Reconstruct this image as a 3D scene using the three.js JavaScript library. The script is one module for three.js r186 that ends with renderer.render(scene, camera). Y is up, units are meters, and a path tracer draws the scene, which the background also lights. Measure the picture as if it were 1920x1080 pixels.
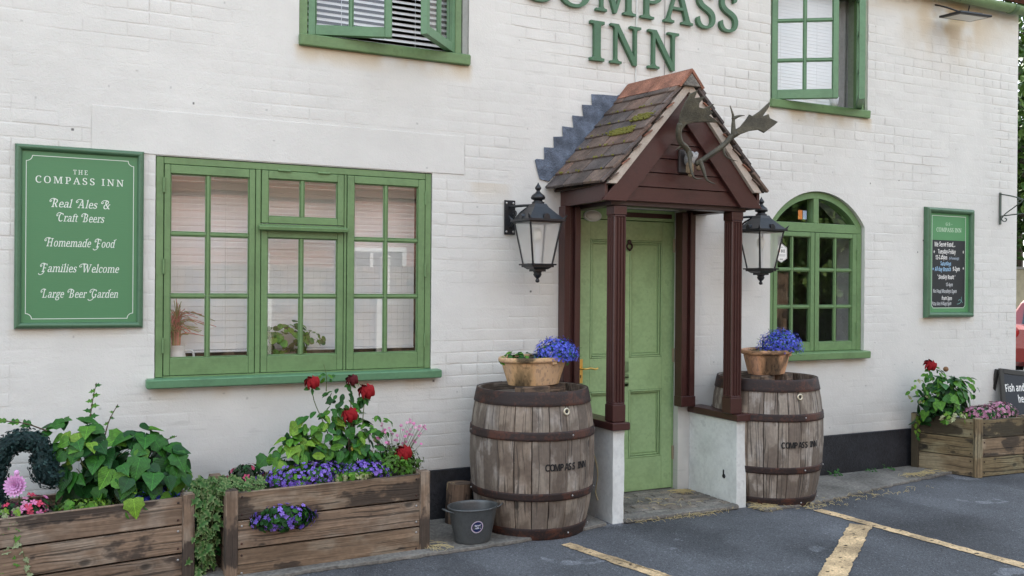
import * as THREE from 'three';
import { mergeGeometries } from 'three/addons/utils/BufferGeometryUtils.js';
import { TextGeometry } from 'three/addons/geometries/TextGeometry.js';
import { FontLoader } from 'three/addons/loaders/FontLoader.js';

// ---------------------------------------------------------------- camera, sky, sun, exposure
const scene = new THREE.Scene();
const camera = new THREE.PerspectiveCamera(35.1, 1920 / 1080, 0.05, 900);
{
  const yaw = 26.131 * Math.PI / 180, pitch = -0.1 * Math.PI / 180;
  camera.position.set(0, 1.52, 5.48);
  camera.lookAt(Math.sin(yaw) * Math.cos(pitch), 1.52 + Math.sin(pitch), 5.48 - Math.cos(yaw) * Math.cos(pitch));
  camera.rotateZ(0.429 * Math.PI / 180);
  camera.updateMatrixWorld();
}
const renderer = new THREE.WebGLRenderer({ antialias: true });
renderer.toneMapping = THREE.LinearToneMapping;
renderer.toneMappingExposure = 3.55;
renderer.shadowMap.enabled = true;
const SUN = new THREE.Vector3(0.24, 0.70, -0.68).normalize();
const sun = new THREE.DirectionalLight(new THREE.Color(1, 0.94, 0.84), 3.0);
sun.position.copy(SUN).multiplyScalar(40);
sun.castShadow = true;
Object.assign(sun.shadow.camera, { left: -26, right: 26, top: 26, bottom: -26, near: 1, far: 100 });
sun.shadow.mapSize.set(4096, 4096);
scene.add(sun, sun.target);

function rng(seed) { let a = seed >>> 0; return () => { a = (a + 0x6D2B79F5) | 0; let t = Math.imul(a ^ (a >>> 15), 1 | a); t = (t + Math.imul(t ^ (t >>> 7), 61 | t)) ^ t; return ((t ^ (t >>> 14)) >>> 0) / 4294967296; }; }
function hash(x, y, s) { let h = Math.imul(x, 374761393) + Math.imul(y, 668265263) + Math.imul(s, 2246822519); h = Math.imul(h ^ (h >>> 13), 1274126177); return ((h ^ (h >>> 16)) >>> 0) / 4294967296; }
const sm = (t) => t * t * (3 - 2 * t);
function vnoise(x, y, s = 0, px = 0, py = 0) {            // value noise, periodic when px, py are given
  const xi = Math.floor(x), yi = Math.floor(y), fx = sm(x - xi), fy = sm(y - yi);
  const wx = (i) => px ? ((i % px) + px) % px : i, wy = (i) => py ? ((i % py) + py) % py : i;
  const a = hash(wx(xi), wy(yi), s), b = hash(wx(xi + 1), wy(yi), s), c = hash(wx(xi), wy(yi + 1), s), d = hash(wx(xi + 1), wy(yi + 1), s);
  return a + (b - a) * fx + (c - a) * fy + (a - b - c + d) * fx * fy;
}
function fbm(x, y, s, oct, px = 0, py = 0) { let v = 0, a = 0.5, n = 0; for (let i = 0; i < oct; i++) { v += a * vnoise(x, y, s + i * 17, px, py); n += a; x *= 2; y *= 2; px *= 2; py *= 2; a *= 0.5; } return v / n; }
const clamp = (v, a = 0, b = 1) => Math.min(b, Math.max(a, v));
const mix = (a, b, t) => a + (b - a) * t;
const step = (a, b, v) => sm(clamp((v - a) / (b - a)));
{
  const w = 512, h = 256, d = new Float32Array(w * h * 4);
  for (let j = 0; j < h; j++) for (let i = 0; i < w; i++) {
    const el = ((j + 0.5) / h - 0.5) * Math.PI, az = ((i + 0.5) / w - 0.5) * 2 * Math.PI, o = (j * w + i) * 4;
    const y = Math.sin(el), x = Math.cos(el) * Math.cos(az), z = Math.cos(el) * Math.sin(az);
    if (y < -0.02) { d[o] = 0.16; d[o + 1] = 0.16; d[o + 2] = 0.15; d[o + 3] = 1; continue; }
    const t = Math.pow(1 - clamp(y), 2.2);
    let c = [mix(0.33, 0.70, t), mix(0.43, 0.72, t), mix(0.58, 0.745, t)];
    const k = 1 / (Math.max(y, 0) + 0.22), n = fbm(x * k * 1.5 + 9, z * k * 1.5 + 4, 5, 5);
    const cl = step(0.40, 0.62, n) * 0.9, lit = 0.8 + 0.25 * fbm(x * k * 3, z * k * 3, 31, 3);
    c = c.map((v, q) => mix(v, [0.85, 0.83, 0.795][q] * lit, cl));
    const s = Math.max(0, x * SUN.x + y * SUN.y + z * SUN.z), g = 0.5 * Math.pow(s, 24) + 0.25 * Math.pow(s, 5);
    d[o] = c[0] + g; d[o + 1] = c[1] + g * 0.96; d[o + 2] = c[2] + g * 0.88; d[o + 3] = 1;
  }
  const t = new THREE.DataTexture(d, w, h, THREE.RGBAFormat, THREE.FloatType);
  t.mapping = THREE.EquirectangularReflectionMapping; t.magFilter = t.minFilter = THREE.LinearFilter; t.needsUpdate = true;
  scene.background = t; scene.environment = t;
}

// ---------------------------------------------------------------- names and groups
const used = {};
function numbered(n) { const k = used[n] = (used[n] ?? -1) + 1; return k ? n + '_' + String(k).padStart(3, '0') : n; }
function shadow(o) { o.traverse((c) => { if (c.isMesh) { c.castShadow = true; c.receiveShadow = true; } }); return o; }
function tag(o, label, category, group, kind) { if (label) o.userData.label = label; if (category) o.userData.category = category; if (group) o.userData.group = group; if (kind) o.userData.kind = kind; return o; }
function thing(name, label, category, pos = [0, 0, 0], turn = 0, group) { const g = new THREE.Group(); g.name = numbered(name); g.position.set(...pos); g.rotation.y = turn; scene.add(g); return tag(g, label, category, group); }
function put(name, geo, mat, parent, pos, rot) {
  const m = new THREE.Mesh(geo, mat); m.name = parent === scene ? numbered(name) : name; if (pos) m.position.set(...pos); if (rot) m.rotation.set(...rot); m.castShadow = m.receiveShadow = true; parent.add(m); return m;
}

// ---------------------------------------------------------------- geometry
function boxUV(g, axis = 'x', off = [0, 0], scale = 1) {   // metres; u runs along the grain axis
  if (g.index) g = g.toNonIndexed();
  const p = g.attributes.position, n = p.count, uv = new Float32Array(n * 2), a = new THREE.Vector3(), b = new THREE.Vector3(), c = new THREE.Vector3();
  const A = 'xyz'.indexOf(axis);
  for (let i = 0; i < n; i += 3) {
    a.fromBufferAttribute(p, i); b.fromBufferAttribute(p, i + 1); c.fromBufferAttribute(p, i + 2);
    const N = b.clone().sub(a).cross(c.clone().sub(a)); const q = [Math.abs(N.x), Math.abs(N.y), Math.abs(N.z)], k = q.indexOf(Math.max(...q));
    let ax = [0, 1, 2].filter((e) => e !== k); if (ax[1] === A) ax.reverse();
    [a, b, c].forEach((v, j) => { uv[(i + j) * 2] = v.getComponent(ax[0]) * scale + off[0]; uv[(i + j) * 2 + 1] = v.getComponent(ax[1]) * scale + off[1]; });
  }
  g.setAttribute('uv', new THREE.BufferAttribute(uv, 2)); return g;
}
function chamferBox(w, h, d, c = 0.004) {
  const P = [], N = [], I = [], id = {};
  const half = [w / 2, h / 2, d / 2]; c = Math.min(c, w / 2.2, h / 2.2, d / 2.2);
  for (const x of [-1, 1]) for (const y of [-1, 1]) for (const z of [-1, 1]) for (let k = 0; k < 3; k++) {
    const s = [x, y, z]; id[[x, y, z, k]] = P.length / 3;
    for (let q = 0; q < 3; q++) { P.push(s[q] * (half[q] - (q === k ? 0 : c))); N.push(q === k ? s[q] : 0); }
  }
  const tri = (a, b, e) => {
    const v = (i) => new THREE.Vector3(P[i * 3], P[i * 3 + 1], P[i * 3 + 2]), va = v(a), n = v(b).sub(va).cross(v(e).sub(va)), m = va.clone().add(v(b)).add(v(e));
    n.dot(m) < 0 ? I.push(a, e, b) : I.push(a, b, e);
  };
  const quad = (a, b, e, f) => { tri(a, b, e); tri(b, f, e); };
  for (let k = 0; k < 3; k++) for (const s of [-1, 1]) {
    const f = (u, v) => { const q = [0, 0, 0]; q[k] = s; q[(k + 1) % 3] = u; q[(k + 2) % 3] = v; return id[[...q, k]]; };
    quad(f(-1, -1), f(1, -1), f(-1, 1), f(1, 1));
  }
  for (let k = 0; k < 3; k++) for (const u of [-1, 1]) for (const v of [-1, 1]) {
    const i1 = (k + 1) % 3, i2 = (k + 2) % 3, f = (e, w_) => { const q = [0, 0, 0]; q[k] = e; q[i1] = u; q[i2] = v; return id[[...q, w_]]; };
    quad(f(-1, i1), f(1, i1), f(-1, i2), f(1, i2));
  }
  for (const x of [-1, 1]) for (const y of [-1, 1]) for (const z of [-1, 1]) tri(id[[x, y, z, 0]], id[[x, y, z, 1]], id[[x, y, z, 2]]);
  const g = new THREE.BufferGeometry(); g.setAttribute('position', new THREE.Float32BufferAttribute(P, 3)); g.setAttribute('normal', new THREE.Float32BufferAttribute(N, 3)); g.setIndex(I); return g;
}
function place(g, pos = [0, 0, 0], rot = [0, 0, 0], sc) {
  const m = new THREE.Matrix4().compose(new THREE.Vector3(...pos), new THREE.Quaternion().setFromEuler(new THREE.Euler(...rot)), sc ? new THREE.Vector3(...(sc.length ? sc : [sc, sc, sc])) : new THREE.Vector3(1, 1, 1));
  return g.applyMatrix4(m);
}
const box = (x0, x1, y0, y1, z0, z1, c = 0.004) => place(chamferBox(x1 - x0, y1 - y0, z1 - z0, c), [(x0 + x1) / 2, (y0 + y1) / 2, (z0 + z1) / 2]);
function merge(list, axis = 'x', off, keep) {
  const gs = list.map((g) => { g = g.index ? g.toNonIndexed() : g; if (!keep) g.deleteAttribute('uv'); for (const k of Object.keys(g.attributes)) if (!['position', 'normal', 'uv'].includes(k)) g.deleteAttribute(k); return g; });
  const m = mergeGeometries(gs); return keep ? m : boxUV(m, axis, off);
}
class V3 extends THREE.Vector3 {}
const v3 = (a) => new THREE.Vector3(...a);
function tube(points, r, seg = 24, rad = 8, taper) {       // taper(t) scales the radius; ends closed
  const c = new THREE.CatmullRomCurve3(points.map(v3)), g = new THREE.TubeGeometry(c, seg, r, rad, false);
  if (taper) { const p = g.attributes.position; for (let i = 0; i <= seg; i++) { const o = c.getPointAt(i / seg), k = taper(i / seg); for (let j = 0; j <= rad; j++) { const q = i * (rad + 1) + j; p.setXYZ(q, o.x + (p.getX(q) - o.x) * k, o.y + (p.getY(q) - o.y) * k, o.z + (p.getZ(q) - o.z) * k); } } g.computeVertexNormals(); }
  const ends = [0, 1].map((t) => place(new THREE.SphereGeometry(r * (taper ? Math.max(taper(t), 0.05) : 1), rad, 4), c.getPointAt(t).toArray()));
  return merge([g, ...ends]);
}
function lathe(pts, seg = 32) { return new THREE.LatheGeometry(pts.map((p) => new THREE.Vector2(...p)), seg); }
function prism(poly, depth, bevel = 0, holes = [], curveSegments = 12) {
  const s = new THREE.Shape(poly.map((p) => new THREE.Vector2(...p)));
  for (const h of holes) s.holes.push(new THREE.Path(h.map((p) => new THREE.Vector2(...p))));
  return new THREE.ExtrudeGeometry(s, { depth: depth - 2 * bevel, bevelEnabled: bevel > 0, bevelThickness: bevel, bevelSize: bevel, bevelOffset: -bevel, bevelSegments: 2, curveSegments }).translate(0, 0, bevel);
}

// ---------------------------------------------------------------- textures and materials
function tex(w, h, fn, srgb = true) {
  const d = new Uint8Array(w * h * 4);
  for (let j = 0; j < h; j++) for (let i = 0; i < w; i++) { const c = fn(i / w, j / h), o = (j * w + i) * 4; if (c.length) { d[o] = clamp(c[0]) * 255; d[o + 1] = clamp(c[1]) * 255; d[o + 2] = clamp(c[2]) * 255; } else d[o] = d[o + 1] = d[o + 2] = clamp(c) * 255; d[o + 3] = 255; }
  const t = new THREE.DataTexture(d, w, h); t.wrapS = t.wrapT = THREE.RepeatWrapping; t.magFilter = THREE.LinearFilter; t.minFilter = THREE.LinearMipmapLinearFilter; t.generateMipmaps = true; if (srgb) t.colorSpace = THREE.SRGBColorSpace; t.needsUpdate = true; return t;
}
const rep = (t, x, y = x) => { const c = t.clone(); c.repeat.set(x, y); c.needsUpdate = true; return c; };
const one = { length: 0 };
const T = {};
T.fine = tex(512, 512, (u, v) => [0, 0, 0].fill(0.55 * fbm(u * 24, v * 24, 3, 4, 24, 24) + 0.45 * fbm(u * 90, v * 90, 8, 2, 90, 90)), false);
T.brush = tex(512, 512, (u, v) => [0, 0, 0].fill(0.6 * fbm(u * 6, v * 90, 4, 3, 6, 90) + 0.4 * fbm(u * 10, v * 10, 9, 4, 10, 10)), false);
T.wear = tex(512, 512, (u, v) => { const a = fbm(u * 5, v * 5, 11, 5, 5, 5), b = fbm(u * 40, v * 40, 13, 3, 40, 40); const k = 0.90 + 0.16 * (a - 0.5) + 0.10 * (b - 0.5) - 0.11 * step(0.62, 0.78, a * 0.6 + b * 0.4); return [k, k * 0.995, k * 0.98]; });
T.mottle = tex(512, 512, (u, v) => { const a = fbm(u * 4, v * 4, 21, 6, 4, 4), b = fbm(u * 60, v * 60, 23, 2, 60, 60); const k = 0.62 + 0.55 * (a - 0.5) + 0.28 * (b - 0.5) + 0.12; return [k, k, k]; });
function woodTex(seed, cols, knots, w = 1024, h = 1024) {   // grain along u, 1.3 m by 1 m
  const R = rng(seed), K = []; for (let i = 0; i < knots; i++) K.push([R(), R(), 0.012 + R() * 0.02]);
  return (mode) => tex(w, h, (u, v) => {
    let y = v, dark = 0;
    for (const [kx, ky, kr] of K) {
      let dx = u - kx, dy = v - ky; dx -= Math.round(dx); dy -= Math.round(dy);
      const e = Math.exp(-(dx * dx / (kr * kr * 12) + dy * dy / (kr * kr * 3))), r = Math.hypot(dx * 0.8, dy) / kr * (.75 + .5 * fbm(u * 40, v * 40, seed + 9, 3, 40, 40));
      y += e * Math.sign(dy) * kr * 0.5 * (1 - Math.exp(-Math.abs(dy) / kr * 2)); dark = Math.max(dark, step(1.1, 0.4, r) * 0.6, 0.18 * Math.exp(-Math.pow((r - 1.3) / 0.25, 2)), 0.08 * Math.exp(-Math.pow((r - 1.8) / 0.2, 2)));
    }
    const warp = fbm(u * 5, y * 8, seed, 3, 5, 8) * 0.025, g = fbm(u * 6, (y + warp) * 130, seed + 1, 3, 6, 130), g2 = fbm(u * 3, (y + warp) * 30, seed + 5, 3, 3, 30), st = fbm(u * 7, v * 9, seed + 2, 5, 7, 9), sp = fbm(u * 70, v * 70, seed + 7, 2, 70, 70);
    const crack = step(0.70, 0.76, fbm(u * 4, (y + warp) * 160, seed + 3, 2, 4, 160)) * 0.38;
    if (mode) return [0, 0, 0].fill(clamp(0.5 + (g - 0.5) * 0.9 - crack * 0.6 - dark * 0.2));
    let t = clamp(0.5 + (g - 0.5) * 0.9 + (g2 - 0.5) * 0.8); let c = [0, 1, 2].map((q) => mix(cols[0][q], cols[1][q], t));
    const grey = step(0.45, 0.68, st); c = c.map((k, q) => mix(k, cols[2][q] * (0.8 + 0.4 * g), grey * 0.55));
    const mould = step(0.50, 0.60, fbm(u * 6, v * 8, seed + 4, 7, 6, 8) * .78 + .22 * g2 + .10 * (sp - .5)); c = c.map((k, q) => mix(k, cols[3][q], mould * 0.82));
    const f = (1 - crack) * (1 - dark * 0.7) * (0.92 + 0.16 * sp); return c.map((k) => k * f);
  }, !mode);
}
const plankTex = woodTex(41, [[.41, .34, .28], [.61, .52, .44], [.66, .62, .57], [.24, .205, .18]], 5);
T.plank = plankTex(0); T.plankBump = plankTex(1);
const staveTex = woodTex(77, [[.50, .455, .41], [.65, .61, .56], [.72, .70, .68], [.43, .385, .345]], 2);
T.stave = staveTex(0); T.staveBump = staveTex(1);
T.rust = tex(512, 512, (u, v) => { const a = fbm(u * 8, v * 8, 51, 5, 8, 8), b = fbm(u * 50, v * 50, 52, 3, 50, 50), t = step(0.38, 0.66, a * 0.6 + b * 0.4); return [mix(.24, .44, t), mix(.19, .28, t), mix(.175, .21, t)]; });
T.asphalt = tex(1536, 1536, (u, v) => {
  const a = fbm(u * 7, v * 7, 61, 6, 7, 7), pt = step(.46, .60, fbm(u * 4, v * 4, 65, 6, 4, 4)), sc = step(.735, .77, fbm(u * 12, v * 9, 66, 4, 12, 9)) * .22, b = vnoise(u * 560, v * 560, 62, 560, 560), c = vnoise(u * 900, v * 900, 63, 900, 900), s = step(0.80, 0.95, b) * 0.16 + step(0.86, 0.97, c) * 0.14 - step(0.28, 0.1, b) * 0.09;
  const k = 0.385 + 0.28 * (a - 0.5) + 0.07 * pt + 0.14 * (c - 0.5) + s * 1.3 + sc * (.5 + .5 * b); return [k, k, k * 1.01]; });
T.asphaltBump = tex(1024, 1024, (u, v) => [0, 0, 0].fill(0.6 * vnoise(u * 180, v * 180, 62, 180, 180) + 0.4 * vnoise(u * 320, v * 320, 63, 320, 320)), false);
T.clay = tex(512, 512, (u, v) => { const a = fbm(u * 4, v * 4, 75, 5, 4, 4), b = fbm(u * 50, v * 50, 76, 2, 50, 50), s = step(.50, .72, a), w = step(.52, .36, a) * .35; const k = .93 + .10 * (b - .5) - .50 * s - .16 * step(.55, .75, b); return [k, k * (1 + .04 * s) + w * .05, k * (1 + .02 * s) + w * .28]; });
T.concrete = tex(512, 512, (u, v) => { const a = fbm(u * 5, v * 5, 71, 6, 5, 5), b = fbm(u * 80, v * 80, 72, 2, 80, 80), k = 0.55 + 0.30 * (a - 0.5) + 0.22 * (b - 0.5); return [k * 1.02, k, k * 0.95]; });
T.leaf = tex(512, 512, (u, v) => { const a = v > .5 ? 1 - v : v, mid = step(.022, .008, a), t = (u + .5 - a * 1.1) * 7, f = Math.abs(t - Math.round(t)), vein = step(.10, .03, f) * step(.5, .1, a), m = fbm(u * 9, v * 9, 81, 4, 9, 9); const k = .74 + .30 * (m - .5), q = Math.max(mid * .30, vein * .16); return [k + q * .9, k + q, k + q * .7]; });
T.leafBump = tex(256, 256, (u, v) => { const a = v > .5 ? 1 - v : v, t = (u + .5 - a * 1.1) * 7, f = Math.abs(t - Math.round(t)); return [0, 0, 0].fill(.5 + .5 * Math.min(f * 2, 1) - step(.03, .0, a) * .5); }, false);
function M(c, o = {}) { const { phys, ...r } = o; const m = new (phys ? THREE.MeshPhysicalMaterial : THREE.MeshStandardMaterial)({ roughness: 0.6, ...r }); if (Array.isArray(c)) m.color.setRGB(...c); else m.color.set(c); return m; }
const wear2 = rep(T.wear, 1.4), brush3 = rep(T.brush, 3);
const paint = (c, rough = 0.42) => M(c, { roughness: rough, map: wear2, bumpMap: brush3, bumpScale: 0.0006 });
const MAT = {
  green: paint([.185, .32, .138]), greenUp: paint([.155, .31, .165]), greenSill: paint([.14, .31, .17]), greenDoor: paint([.39, .58, .29], 0.26), greenSign: paint([.09, .20, .112], 0.38), greenLetter: paint([.065, .175, .09], 0.4),
  maroon: paint([.074, .027, .024], 0.32), maroonDark: paint([.045, .019, .017], 0.4), white: M([.90, .93, .92], { roughness: .75, map: rep(T.wear, 1.1), bumpMap: rep(T.fine, 3), bumpScale: 0.0012 }),
  black: M([.012, .013, .016], { roughness: .38, bumpMap: rep(T.fine, 6), bumpScale: 0.0004 }), plinth: M([.035, .037, .045], { roughness: .6, map: rep(T.mottle, 1.2), bumpMap: rep(T.fine, 3), bumpScale: 0.004 }),
  rust: M([.48, .42, .41], { roughness: .7, map: rep(T.rust, 2), bumpMap: rep(T.fine, 5), bumpScale: 0.001 }),
  brass: M([.78, .52, .16], { metalness: 1, roughness: .28 }), steel: M([.45, .44, .42], { metalness: .8, roughness: .5 }),
  glass: new THREE.MeshPhysicalMaterial({ color: 0xffffff, transmission: 1, thickness: 0, roughness: 0.0, ior: 1.9 }),
  lampGlass: new THREE.MeshPhysicalMaterial({ color: new THREE.Color(.97, .96, .94), transmission: .82, thickness: 0, roughness: 0.28, ior: 1.5 }),
  blind: M([.86, .86, .86], { roughness: .6 }), dark: M([.04, .038, .036], { roughness: .9 }), room: M([.11, .10, .09], { roughness: .9 }),
  soil: M([.035, .026, .02], { roughness: 1, bumpMap: rep(T.fine, 5), bumpScale: .01 }),
  stem: M([.10, .13, .04], { roughness: .7 }), stemBrown: M([.09, .055, .035], { roughness: .8 }),
  lead: M([.22, .27, .36], { roughness: .55, map: rep(T.mottle, 5), bumpMap: rep(T.mottle, 4), bumpScale: .012 }),
  concrete: M([.62, .60, .58], { roughness: .9, map: T.concrete, bumpMap: rep(T.fine, 2), bumpScale: .005 }),
};
const planks = [[.86, .83, .79], [.72, .68, .64], [.94, .91, .86], [.80, .76, .68]].map((c) => M(c, { roughness: .82, map: rep(T.plank, 1 / 1.3, 1), bumpMap: rep(T.plankBump, 1 / 1.3, 1), bumpScale: .003 }));
const planksGreen = [[.90, .94, .74], [1, 1, .86], [.78, .84, .62]].map((c) => M(c, { roughness: .85, map: rep(T.plank, 1 / 1.3, 1), bumpMap: rep(T.plankBump, 1 / 1.3, 1), bumpScale: .003 }));
const staves = [[.87, .86, .84], [.73, .71, .69], [.95, .94, .93], [.84, .78, .72]].map((c) => M(c, { roughness: .8, map: rep(T.stave, 1 / 1.1, 1), bumpMap: rep(T.staveBump, 1 / 1.1, 1), bumpScale: .003 }));
const font = await new FontLoader().loadAsync('fonts/droid/droid_serif_bold.typeface.json');
const fontR = await new FontLoader().loadAsync('fonts/droid/droid_serif_regular.typeface.json');
const fontS = await new FontLoader().loadAsync('fonts/droid/droid_sans_bold.typeface.json');

// ---------------------------------------------------------------- ground, car park, apron
tag(put('ground', boxUV(new THREE.PlaneGeometry(700, 700).rotateX(-Math.PI / 2)), M([.07, .10, .035], { roughness: 1, map: rep(T.mottle, .3) }), scene, [0, -0.02, 0]), null, null, null, 'structure');
{
  const m = M([.47, .485, .505], { roughness: .93, map: rep(T.asphalt, 1 / 3.4), bumpMap: rep(T.asphaltBump, 1 / 1.1), bumpScale: .006 });
  const s = [[-14, .02], [7.9, .02], [7.9, -9], [24, -9], [24, 7.4], [-14, 7.4]];
  const g = new THREE.ShapeGeometry(new THREE.Shape(s.map((p) => new THREE.Vector2(p[0], -p[1])))).rotateX(-Math.PI / 2);
  tag(put('car_park', boxUV(g), m, scene), null, null, null, 'structure');
  // concrete apron along the foot of the wall, its outer edge broken and worn
  const R = rng(5);
  const edge = (pts) => { const o = []; for (let i = 0; i < pts.length - 1; i++) { const [a, b] = [pts[i], pts[i + 1]], n = Math.max(2, Math.round(Math.hypot(b[0] - a[0], b[1] - a[1]) / 0.06)); for (let k = 0; k < n; k++) o.push([mix(a[0], b[0], k / n) + (R() - .5) * .012, mix(a[1], b[1], k / n) + (R() - .5) * .03]); } o.push(pts[pts.length - 1]); return o; };
  const slab = (pts, x0, x1) => { const e = edge(pts); const poly = [...e.map((p) => [p[0], -p[1]]), [x1, -0.02], [x0, -0.02]]; return place(prism(poly, 0.022, 0.005), [0, 0, 0], [-Math.PI / 2, 0, 0]); };
  const g1 = slab([[-4, .72], [1.0, .72], [2.0, .70], [2.5, .66], [3.1, .55]], -4, 3.14), g2 = slab([[4.27, .70], [4.8, .67], [5.34, .56], [6.04, .43], [6.5, .36], [7.85, .30]], 4.27, 7.85);
  tag(put('pavement', merge([g1, g2]), MAT.concrete, scene), null, null, null, 'structure');
  // worn yellow bay lines
  const ym = M([1.0, .70, .38], { roughness: .85, map: rep(T.mottle, 2.2), bumpMap: rep(T.asphaltBump, 1 / 1.1), bumpScale: .004 });
  const line = (a, b, w, seed, worn = .35) => {
    const R2 = rng(seed), L = Math.hypot(b[0] - a[0], b[1] - a[1]), n = Math.ceil(L / .012), ux = (b[0] - a[0]) / L, uz = (b[1] - a[1]) / L, l = [], r = [], gs = [];
    const pt = (t, s) => [a[0] + ux * t * L - uz * s, a[1] + uz * t * L + ux * s];
    for (let i = 0; i <= n; i++) { const t = i / n; l.push(pt(t, -w / 2 + .022 * (fbm(t * L * 16, seed, 3, 3) - .5) + (R2() - .5) * .006)); r.push(pt(t, w / 2 + .022 * (fbm(t * L * 16, seed + 9, 4, 3) - .5) + (R2() - .5) * .006)); }
    const poly = [...l, ...r.reverse()].map((p) => [p[0], -p[1]]);
    const holes = []; const k = Math.floor(L * 26 * worn);
    for (let i = 0; i < k; i++) { const t = .04 + .92 * (i + .15 + .7 * R2()) / k, s = (R2() - .5) * w * .55, q = .004 + R2() * .008, h = []; for (let e = 0; e < 7; e++) { const an = -e / 7 * 6.283, c = pt(t, s); const rr = q * (.5 + R2()); h.push([c[0] + Math.cos(an) * rr * (1.6), -(c[1] + Math.sin(an) * rr * .8)]); } holes.push(h); }
    const sh = new THREE.Shape(poly.map((p) => new THREE.Vector2(...p))); for (const h of holes) sh.holes.push(new THREE.Path(h.map((p) => new THREE.Vector2(...p))));
    return new THREE.ShapeGeometry(sh).rotateX(-Math.PI / 2).translate(0, .004, 0);
  };
  tag(put('road_marking', merge([line([2.66, .80], [2.92, 1.95], .085, 3, .5)]), ym, scene), null, null, null, 'structure');
  tag(put('road_marking', merge([line([4.645, .80], [4.80, 2.9], .085, 7, .45)]), ym, scene), null, null, null, 'structure');
  const lg = merge([line([4.60, 1.22], [3.2, 2.24], .135, 11, .7)]); lg.translate(0, .002, 0);
  tag(put('road_marking', lg, ym, scene), null, null, null, 'structure');
}

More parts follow.
